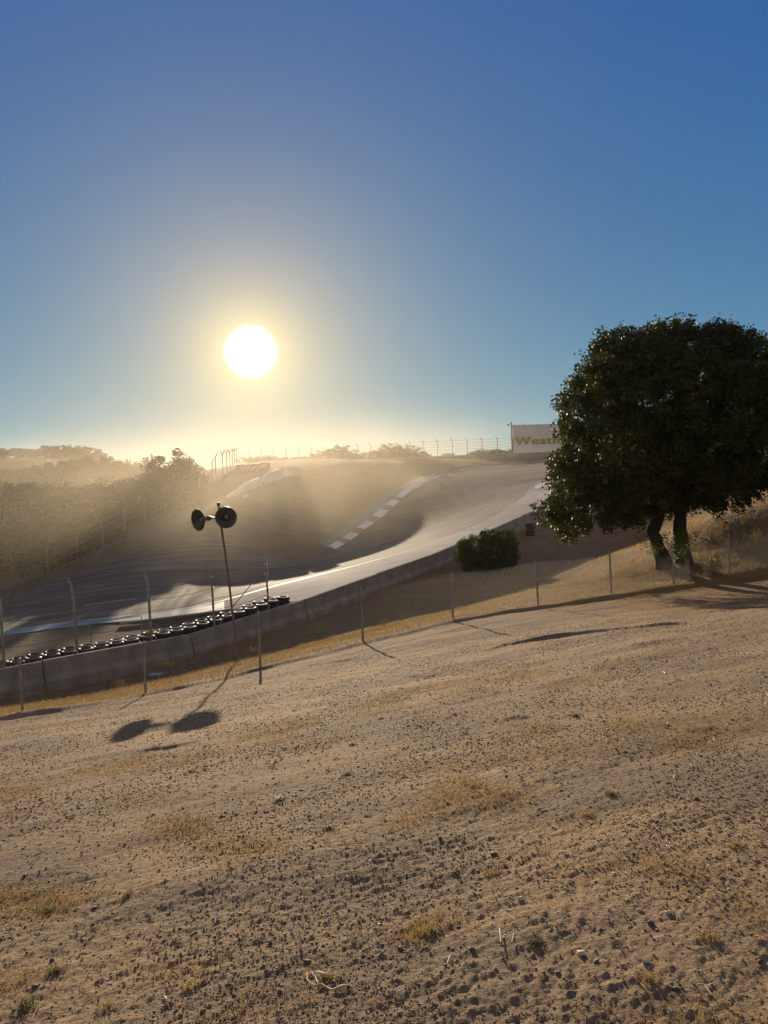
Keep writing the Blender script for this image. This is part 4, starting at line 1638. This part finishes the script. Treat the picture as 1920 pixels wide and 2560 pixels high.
# undergrowth: the brush that fills the wooded slope between the trees
ru = np.random.default_rng(77)
UC = []
while len(UC) < 260:
    D_ = ru.uniform(70, 150)
    px_ = ru.uniform(-140, 500)
    q = np.array([ray(px_, 1200)[0] / ray(px_, 1200)[1] * D_, D_])
    if float(polydist(np.array(q[0]), np.array(q[1]), LW)[0]) < 2.0:
        continue
    g_ = float(np.clip(Hf0(q[0], q[1]), -30, 30))
    UC.append((q[0], q[1], g_ + ru.uniform(0, .8)))
UC = np.array(UC)
cen = np.repeat(UC, 70, axis=0)
dd = ru.normal(size=cen.shape)
dd /= np.linalg.norm(dd, axis=1)[:, None]
V, f = leaf_quads(cen + dd * ru.uniform(.5, 1.6, (len(cen), 1)) * np.array([1.2, 1.2, .6]), .34, rg=ru, aspect=.7)
o = make_obj('undergrowth', V, f, M['brush'])
tag(o, 'dense dusty brush filling the wooded slope between the trees', 'brush', kind='stuff')

# ------------------------------------------------------------------ grass, weeds, stones, straw


def proj_ok(x, y):
    a = np.arctan2(x, y)
    return (np.abs(a) < math.radians(31))


def blades(x, y, z, h, w, rg, lean=.5):
    n = len(x)
    a = rg.uniform(0, 2 * np.pi, n)
    dirx, diry = np.cos(a), np.sin(a)
    le = rg.uniform(.1, 1, n) * lean * h
    a2 = rg.uniform(0, 2 * np.pi, n)
    p0 = np.c_[x - dirx * w, y - diry * w, z - .01]
    p1 = np.c_[x + dirx * w, y + diry * w, z - .01]
    m = np.c_[x + np.cos(a2) * le * .4, y + np.sin(a2) * le * .4, z + h * .6]
    p2 = m + np.c_[dirx, diry, 0 * dirx] * (w * .6)[:, None]
    p3 = m - np.c_[dirx, diry, 0 * dirx] * (w * .6)[:, None]
    tip = np.c_[x + np.cos(a2) * le, y + np.sin(a2) * le, z + h * (1 - .25 * lean)]
    V = np.stack([p0, p1, p2, p3, tip], 1).reshape(-1, 3)
    i = np.arange(n)[:, None] * 5
    f = np.concatenate([i + np.array([[0, 1, 2, 3]]), i + np.array([[3, 2, 4, 4]])], 0)
    return V, i


rg = np.random.default_rng(5)


def sample_near(n, rmin, rmax, power, rg):
    az = rg.uniform(-math.radians(30), math.radians(30), n)
    r = rmin * (rmax / rmin) ** (rg.uniform(0, 1, n) ** power)
    return np.sin(az) * r, np.cos(az) * r


x, y = sample_near(520000, 1.9, 60, 1.0, rg)
d, al, tot = polydist(x, y, _FBa)
gm_ = grass_mask(x, y)
keep = rg.uniform(0, 1, len(x)) < gm_ ** 1.6 * np.where(d > -.4, 1.0, .62)
wr_ = np.interp(np.arctan2(x, y), _waz, _wr)
keep &= np.hypot(x, y) < wr_ - .5
x, y, d, gm_ = x[keep], y[keep], d[keep], gm_[keep]
z = near_height(x, y)
r = np.hypot(x, y)
h = np.where(d > -.3, rg.uniform(.04, .15, len(x)), rg.uniform(.015, .05, len(x))) * (1 + .3 * rg.normal(size=len(x)).clip(-1, 1))
w = np.maximum(.0016, r * 0.00016) * rg.uniform(.8, 1.5, len(x))
V, i_ = blades(x, y, z, h, w, rg, .9)
n = len(x)
me = bpy.data.meshes.new('dry_grass')
me.vertices.add(n * 5)
me.vertices.foreach_set('co', V.astype(np.float32).ravel())
fq = np.concatenate([np.arange(n)[:, None] * 5 + np.array([[0, 1, 2, 3]])], 0)
ft = np.arange(n)[:, None] * 5 + np.array([[3, 2, 4]])
loops = np.concatenate([fq.ravel(), ft.ravel()]).astype(np.int32)
me.loops.add(len(loops))
me.loops.foreach_set('vertex_index', loops)
me.polygons.add(2 * n)
me.polygons.foreach_set('loop_start', np.concatenate([np.arange(n) * 4, n * 4 + np.arange(n) * 3]).astype(np.int32))
me.update(calc_edges=True)
me.materials.append(M['straw'])
go_ = bpy.data.objects.new('dry_grass', me)
COL.objects.link(go_)
tag(go_, 'short golden dry grass along the fence and in patches on the dirt', 'grass', kind='stuff')

# rocks
ICO = bmesh.new()
bmesh.ops.create_icosphere(ICO, subdivisions=1, radius=1)
iv = np.array([v.co for v in ICO.verts])
iff = np.array([[v.index for v in f_.verts] for f_ in ICO.faces])
ICO.free()
SHAPES = []
for k in range(12):
    rr_ = np.random.default_rng(50 + k)
    SHAPES.append(iv * rr_.uniform(.5, 1.3, (len(iv), 1)) * np.array([1, rr_.uniform(.5, .9), rr_.uniform(.45, .8)]))


def scatter_rocks(name, n, smin, smax, m, label, cat, rg, rmax=20, kmask=None, sink=.25):
    x, y = sample_near(n, 1.9, rmax, 1.0, rg)
    if kmask is not None:
        kp = rg.uniform(0, 1, n) < kmask(x, y)
        x, y = x[kp], y[kp]
    n = len(x)
    z = near_height(x, y)
    r = np.hypot(x, y)
    s = smin * (smax / smin) ** (rg.uniform(0, 1, n) ** 1.9) * (0.55 + r / 9)
    s = np.minimum(s, smax * 1.3)
    V = []
    a = rg.uniform(0, 6.28, n)
    kk = rg.integers(0, 12, n)
    B = np.array(SHAPES)[kk]
    ca, sa = np.cos(a)[:, None], np.sin(a)[:, None]
    bx = B[..., 0] * ca - B[..., 1] * sa
    by = B[..., 0] * sa + B[..., 1] * ca
    V = np.stack([x[:, None] + bx * s[:, None], y[:, None] + by * s[:, None], z[:, None] + B[..., 2] * s[:, None] * .85 + s[:, None] * sink * .8], -1).reshape(-1, 3)
    f = (np.arange(n)[:, None, None] * len(iv) + iff[None]).reshape(-1, 3)
    o = make_obj(name, V, f, m)
    tag(o, label, cat, kind='stuff')


patch = lambda x, y: .25 + .75 * smooth(perlin(x * .8, y * .8, 61) * 2.2 + .45)
scatter_rocks('gravel', 105000, .0026, .0095, M['clod'], 'loose small clods and gravel scattered over the dirt slope', 'gravel', rg, 18, patch)
scatter_rocks('dark_gravel', 20000, .0024, .0105, M['stone'], 'loose dark stone chips scattered over the dirt slope', 'gravel', rg, 16, patch)
scatter_rocks('pale_gravel', 750, .003, .009, M['pale_stone'], 'tiny pale pebbles catching the light on the dirt', 'gravel', rg, 9)

def area(px, py):
    v = 'bottom edge' if py > 2430 else ('lower part' if py > 2250 else ('middle' if py > 2050 else 'upper part'))
    h = 'left' if px < 480 else ('centre left' if px < 960 else ('centre right' if px < 1440 else 'right'))
    return h, v


def ranked(items):
    out = []
    for p in items:
        same = sorted(q for q in items if area(*q[:2]) == area(*p[:2]))
        out.append((ORD[same.index(p)] if len(same) > 1 else 'only', *area(*p[:2])))
    return out


# larger single stones, placed where the photograph shows them
big = [(640, 2022), (250, 2030), (925, 2000), (235, 2265), (1395, 2435), (1180, 2385), (1577, 2290), (1625, 2305), (1645, 2325), (1145, 2315), (1490, 2390), (1785, 2515), (1480, 2490), (1085, 2530), (1350, 2490), (1265, 1935),
       (450, 2305), (440, 2345), (620, 2440), (130, 2395), (88, 2450), (505, 2525), (770, 2400), (1000, 2370), (890, 2230), (675, 2345), (1500, 2315), (1235, 2130), (1585, 2135), (1700, 2180), (1345, 2030), (1740, 1995), (1830, 1790), (1690, 1905), (240, 2200), (60, 2190), (385, 2040), (1100, 2090), (1200, 2215), (1880, 2330), (1900, 2390), (870, 2475), (955, 2355), (700, 2480), (1690, 2470), (1640, 2060)]
PL = ['left edge', 'left side', 'centre left', 'centre', 'centre right', 'right side', 'right edge']
rk = ranked(big)
for i, (px, py) in enumerate(big):
    g = G(px, py)
    g[2] = float(near_z(g[0], g[1]))
    s = random.uniform(.010, .019) * (0.7 + g[1] / 8)
    B = SHAPES[i % 12]
    o = make_obj('stone', B * s, iff, M['stone'])
    o.location = (g[0], g[1], g[2] + s * .15)
    o.rotation_euler = (0, 0, random.uniform(0, 6))
    tag(o, ('dark stone, %s from the left in the %s, %s of the foreground dirt' % rk[i]).replace('only from the left', 'the only one'), 'stone', 'dark stones lying on the foreground dirt')
for (px, py), s, lab in (((1298, 2248), .022, 'round white stone with a dark notch, right of centre on the dirt'), ((1455, 2373), .018, 'smooth pale oval pebble near the bottom, right of centre'), ((1600, 2268), .018, 'pale tan stone chip near the two dark stones at lower right'), ((1672, 2277), .017, 'pale tan stone just right of another chip at lower right'), ((1613, 2408), .02, 'whitish shiny stone at lower right in a dark patch')):
    g = G(px, py)
    B = SHAPES[int(px) % 12]
    o = make_obj('stone', B * s, iff, M['pale_stone'], smooth_shade=True)
    o.location = (g[0], g[1], float(near_z(g[0], g[1])) + s * .3)
    tag(o, lab, 'stone')

# straw pieces
n = 900
x, y = sample_near(n, 2.0, 12, .9, rg)
z = near_height(x, y)
V, Fq = [], []
for k in range(n):
    a = random.uniform(0, math.pi)
    L = random.uniform(.01, .05) * (0.7 + y[k] / 10)
    wdt = random.uniform(.001, .0025) * (0.8 + y[k] / 6)
    dx, dy = math.cos(a), math.sin(a)
    z1 = z[k] + .006 + random.uniform(0, .012)
    z0 = z[k] + .004
    p = np.array([x[k], y[k], 0])
    q0 = p + np.array([-dx * L / 2, -dy * L / 2, z0])
    q1 = p + np.array([dx * L / 2, dy * L / 2, z1])
    nn = np.array([-dy, dx, 0]) * wdt
    m_ = (q0 + q1) / 2 + nn * random.uniform(-3, 3)
    b0 = len(V)
    upz = np.array([0, 0, wdt * 1.5])
    V += [q0 - nn, q0 + nn, q0 + upz, m_ - nn, m_ + nn, m_ + upz, q1 - nn, q1 + nn, q1 + upz]
    for s0 in (0, 3):
        for c in range(3):
            Fq.append((b0 + s0 + c, b0 + s0 + (c + 1) % 3, b0 + s0 + 3 + (c + 1) % 3, b0 + s0 + 3 + c))
o = make_obj('straw_litter', V, Fq, M['straw'])
tag(o, 'short broken stalks of straw scattered over the dirt', 'straw', kind='stuff')


def stick(pxs, rads, name, label, m, lift=.01, cat='twig'):
    pts = []
    for (px, py), l in zip(pxs, lift if isinstance(lift, (list, tuple)) else [lift] * len(pxs)):
        g = G(px, py)
        pts.append(np.array([g[0], g[1], float(near_z(g[0], g[1])) + l]))
    o = pts[0].copy()
    A = resample(np.array(pts) - o, 24)
    rr_ = np.interp(np.linspace(0, 1, 24), np.linspace(0, 1, len(rads)), rads)
    mb = MB()
    mb.tube(list(A), list(rr_), 6)
    ob = mb.build(name, m, None, True)
    ob.location = o
    tag(ob, label, cat)
    return ob


stick([(768, 2440), (768, 2460), (785, 2475), (800, 2478), (810, 2475)], [.002, .002, .002, .003, .003], 'twig', 'small bleached root loop left of the curved root', M['wood'], .01)
stick([(780, 2437), (790, 2450), (795, 2468), (805, 2475), (830, 2478), (850, 2485), (866, 2486), (876, 2480)], [.002, .002, .003, .002, .002, .003, .008, .002], 'root', 'curved bleached root lying on the dirt at bottom centre', M['wood'], .012, 'root')
stick([(790, 2436), (815, 2440), (840, 2436)], [.002, .006, .002], 'twig', 'pale splintered twig above the curved root', M['wood'], .015)
stick([(1126, 2404), (1118, 2435)], [.004, .003], 'twig', 'straight pale stalk lying left of the others at bottom right of centre', M['wood'], .02)
stick([(1250, 2340), (1253, 2375)], [.004, .003], 'twig', 'short upright pale stalk right of the straight stalk', M['wood'], .02)
stick([(1270, 2292), (1288, 2310)], [.003, .003], 'twig', 'short slanting pale stalk above the upright stalk', M['wood'], .015)
stick([(1285, 2345), (1280, 2365)], [.003, .003], 'twig', 'tiny pale stalk beside the upright stalk', M['wood'], .015)
stick([(750, 2355), (752, 2373)], [.006, .005], 'twig', 'stubby pale stalk standing above the bleached root', M['wood'], [.05, .0])
stick([(1745, 2442), (1760, 2458), (1780, 2463)], [.003, .003, .002], 'twig', 'thin curved pale stalk near the lower right corner', M['wood'], .012)
stick([(410, 2485), (418, 2500)], [.003, .003], 'twig', 'thin pale stalk near the bottom left', M['wood'], .015)

# tufts of weed in the foreground and along the fence
tufts = [(320, 2235, .05, 'dry'), (115, 2275, .05, 'green'), (140, 2420, .04, 'green'), (1075, 2325, .06, 'dry'), (1230, 2175, .05, 'dry'), (1470, 2030, .05, 'dry'), (1180, 1960, .05, 'dry'), (865, 1930, .05, 'green'), (880, 1855, .05, 'green'), (700, 1990, .05, 'green'),
         (820, 2060, .06, 'green'), (830, 2440, .05, 'dry'), (470, 2460, .06, 'dry'), (60, 2510, .07, 'green'), (270, 2500, .05, 'dry'), (1620, 2455, .05, 'dry'), (1770, 2330, .05, 'dry'), (1840, 2110, .05, 'dry'), (1340, 2350, .04, 'green'), (1530, 1985, .04, 'green'), (1440, 1785, .06, 'green'), (1060, 2300, .03, 'dry')]
rk2 = ranked([t_[:2] for t_ in tufts])
for i, (px, py, hh, kind) in enumerate(tufts):
    g = G(px, py)
    nb = 80
    a = rg.uniform(0, 6.28, nb)
    q = np.minimum(np.abs(rg.normal(size=nb)), 1.5) * .03
    xx, yy = g[0] + np.cos(a) * q, g[1] + np.sin(a) * q
    zz = near_height(xx, yy)
    V, i_ = blades(xx, yy, zz, rg.uniform(.3, 1, nb) * hh, np.full(nb, .0022), rg, 1.5)
    F1 = [tuple(int(v) for v in (b + np.array([0, 1, 2, 3]))) for b in i_.ravel()] + [tuple(int(v) for v in (b + np.array([3, 2, 4]))) for b in i_.ravel()]
    o = make_obj('grass_tuft', V - g, F1, M['tuft_leaf' if kind == 'green' else 'straw'])
    o.location = g
    tag(o, ('%s grass tuft, %s from left in the %s, %s' % (('dull green' if kind == 'green' else 'straw coloured',) + rk2[i])).replace('only from left', 'the only one'), 'grass tuft', 'low grass tufts on the dirt slope')


def weed(px, py, D, h, label, n=16, m='dry_leaf', spread=.25):
    g = G(px, py)
    g[2] = float(near_z(g[0], g[1]))
    r = empty('weed', g, label, 'weed', 'tall weeds between fence and wall')
    mb = MB()
    L = []
    for k in range(n):
        a = random.uniform(0, 6.28)
        s1 = random.uniform(.3, 1) * spread
        tip = np.array([math.cos(a) * s1, math.sin(a) * s1, h * random.uniform(.5, 1)])
        mb.tube([(0, 0, -.02), tip * np.array([.3, .3, .55]), tip], [.006, .005, .003], 4)
        for q in np.linspace(.35, 1, 9):
            for _ in range(2):
                L.append(tip * np.array([q ** 1.5, q ** 1.5, q]) + rg.normal(size=3) * .03)
    mb.build('stems', M['straw'], r)
    V, f = leaf_quads(np.array(L), .045, rg=rg, aspect=.5)
    make_obj('leaves', V, f, M[m], r)
    return r


for i, a in enumerate([(805, 1592, 27, .75, 'pale leafy weed in front of the wall, left of the middle fence post'), (1005, 1552, 27, .6, 'dry weed clump behind the fence, right of the middle post'), (960, 1562, 26, .5, 'small weed behind the fence near the middle post'),
                       (420, 1690, 21, .8, 'tall dry weed near the blue litter'), (340, 1705, 20.5, .7, 'tall dry weed left of the blue litter'), (300, 1725, 20, .6, 'brown bushy weed at the foot of the second fence post'), (270, 1722, 20, .6, 'brown bushy weed left of the second fence post'),
                       (115, 1745, 19.5, .6, 'thin weed in the shade at far left'), (20, 1755, 19, .6, 'thin weed at the very left edge'), (470, 1668, 22, .5, 'slender weed right of the blue litter'), (530, 1655, 23, .5, 'slender weed below the wall joint'), (585, 1648, 24, .5, 'weed at the foot of the loudspeaker pole'), (640, 1640, 24, .45, 'weed right of the loudspeaker pole'), (690, 1625, 25, .4, 'short weed between the pole and the leafy weed')]):
    weed(*a, n=22 if i == 0 else 12, m='fresh_leaf' if i == 0 else 'dry_leaf', spread=.75 if i == 0 else .3)
# shaggy weeds on the grass bank to the right of the oak
for i, (px, py, D) in enumerate([(1780, 1360, 31), (1810, 1330, 34), (1865, 1310, 35), (1740, 1345, 33), (1890, 1360, 30)]):
    r_ = weed(px, py, D, .7, 'dry weed clump, %s from the left on the bank right of the oak' % ORD[[1, 2, 3, 0, 4][i]], n=20, spread=.5)
    r_['group'] = 'weeds on the bank right of the oak'

# blue litter
lg = G(372, 1697)
lg[2] = float(near_z(lg[0], lg[1]))
V, Fq = [], []
for i in range(9):
    for j in range(4):
        V.append((-.02 + .10 * i, .03 * math.sin(i * 1.3 + j), .05 + .06 * j - .012 * j * i * .5 + .035 * i * .6 + .02 * math.sin(i * 2.2 + j)))
for i in range(8):
    for j in range(3):
        Fq.append((i * 4 + j, (i + 1) * 4 + j, (i + 1) * 4 + j + 1, i * 4 + j + 1))
o = make_obj('plastic_litter', V, Fq, M['litter'], smooth_shade=True)
md = o.modifiers.new('thick', 'SOLIDIFY')
md.thickness = .004
o.location = lg
tag(o, 'torn strip of light blue plastic caught in the weeds behind the fence', 'litter')

# stacked concrete drain cover on the apron
for (px, py, D, sx, lab) in ((1333, 1257, 66.5, 1.3, 'dark drain grate in the apron beside the oak'),):
    c = P(px, py, D)
    c[2] = float(Hf0(c[0], c[1])) + .06
    mb = MB()
    mb.box((0, 0, 0), (sx, .7, .02))
    for q in np.linspace(-.5, .5, 9):
        mb.box((q * sx, 0, .02), (.03, .7, .02))
    o = mb.build('drain_grate', M['black'])
    o.location = c
    tag(o, lab, 'drain')

# ------------------------------------------------------------------ haze and drifting dust
DUST = 2.0


def volume_box(name, lo_, hi_, label):
    mb = MB()
    lo_, hi_ = np.array(lo_, float), np.array(hi_, float)
    mb.box((lo_ + hi_) / 2, hi_ - lo_)
    o = mb.build(name, None)
    tag(o, label, 'haze', kind='stuff')
    return o


hz = volume_box('haze', (-320, -20, -34), (420, 420, 24), 'thin warm evening haze filling the air')
m = bpy.data.materials.new('haze')
m.use_nodes = True
t = m.node_tree
t.nodes.clear()
pv = N(t, 'ShaderNodeVolumePrincipled')
pv.inputs['Color'].default_value = (0.92, 0.86, 0.76, 1)
pv.inputs['Density'].default_value = 0.00007
pv.inputs['Anisotropy'].default_value = 0.55
ou = N(t, 'ShaderNodeOutputMaterial')
t.links.new(pv.outputs[0], ou.inputs['Volume'])
hz.data.materials.append(m)

dc = volume_box('dust_cloud', (-135, 40, -14), (45, 195, 17), 'drifting dust cloud lit by the low sun over the track and wood')
m = bpy.data.materials.new('dust')
m.use_nodes = True
t = m.node_tree
t.nodes.clear()
tc = N(t, 'ShaderNodeTexCoord')
nz = N(t, 'ShaderNodeTexNoise')
nz.inputs['Scale'].default_value = 0.05
nz.inputs['Detail'].default_value = 4
nz.inputs['Distortion'].default_value = 0.5
t.links.new(tc.outputs['Object'], nz.inputs['Vector'])
nf = N(t, 'ShaderNodeMapRange', interpolation_type='SMOOTHSTEP')
t.links.new(nz.outputs[0], nf.inputs[0])
for i, q in enumerate((.36, .66, 0.25, 1.2)):
    nf.inputs[i + 1].default_value = q
CLOUDS = [(P(610, 1262, 88), (15, 20, 6.0), .0055), (P(830, 1225, 112), (16, 18, 5.5), .0042), (P(1010, 1120, 142), (18, 12, 4.0), .0028), (P(1090, 1260, 96), (12, 16, 4.0), .0016), (P(560, 1130, 140), (14, 12, 4.0), .003),
          (P(330, 1200, 145), (16, 8, 4.0), .0026), (P(80, 1165, 215), (34, 10, 4.5), .0060), (P(150, 1205, 152), (34, 7, 4.0), .0040), (P(150, 1262, 114), (30, 5, 3.5), .0020), (P(350, 1380, 70), (18, 14, 4.0), .0008), (P(740, 1340, 72), (9, 12, 3.5), .0026), (P(400, 1230, 96), (60, 50, 8.0), .0002)]
den = None
for c, r3, dn_ in CLOUDS:
    sub = N(t, 'ShaderNodeVectorMath', operation='SUBTRACT')
    t.links.new(tc.outputs['Object'], sub.inputs[0])
    sub.inputs[1].default_value = tuple(map(float, c))
    dv = N(t, 'ShaderNodeVectorMath', operation='DIVIDE')
    t.links.new(sub.outputs[0], dv.inputs[0])
    dv.inputs[1].default_value = r3
    dt = N(t, 'ShaderNodeVectorMath', operation='DOT_PRODUCT')
    t.links.new(dv.outputs[0], dt.inputs[0])
    t.links.new(dv.outputs[0], dt.inputs[1])
    g_ = math_node(t, 'MULTIPLY', math_node(t, 'EXPONENT', math_node(t, 'MULTIPLY', dt.outputs['Value'], -1.0)), dn_ * DUST)
    den = g_ if den is None else math_node(t, 'ADD', den, g_)
den = math_node(t, 'MULTIPLY', den, nf.outputs[0])
pv = N(t, 'ShaderNodeVolumePrincipled')
pv.inputs['Color'].default_value = (0.84, 0.75, 0.58, 1)
pv.inputs['Anisotropy'].default_value = 0.5
t.links.new(den, pv.inputs['Density'])
ou = N(t, 'ShaderNodeOutputMaterial')
t.links.new(pv.outputs[0], ou.inputs['Volume'])
dc.data.materials.append(m)
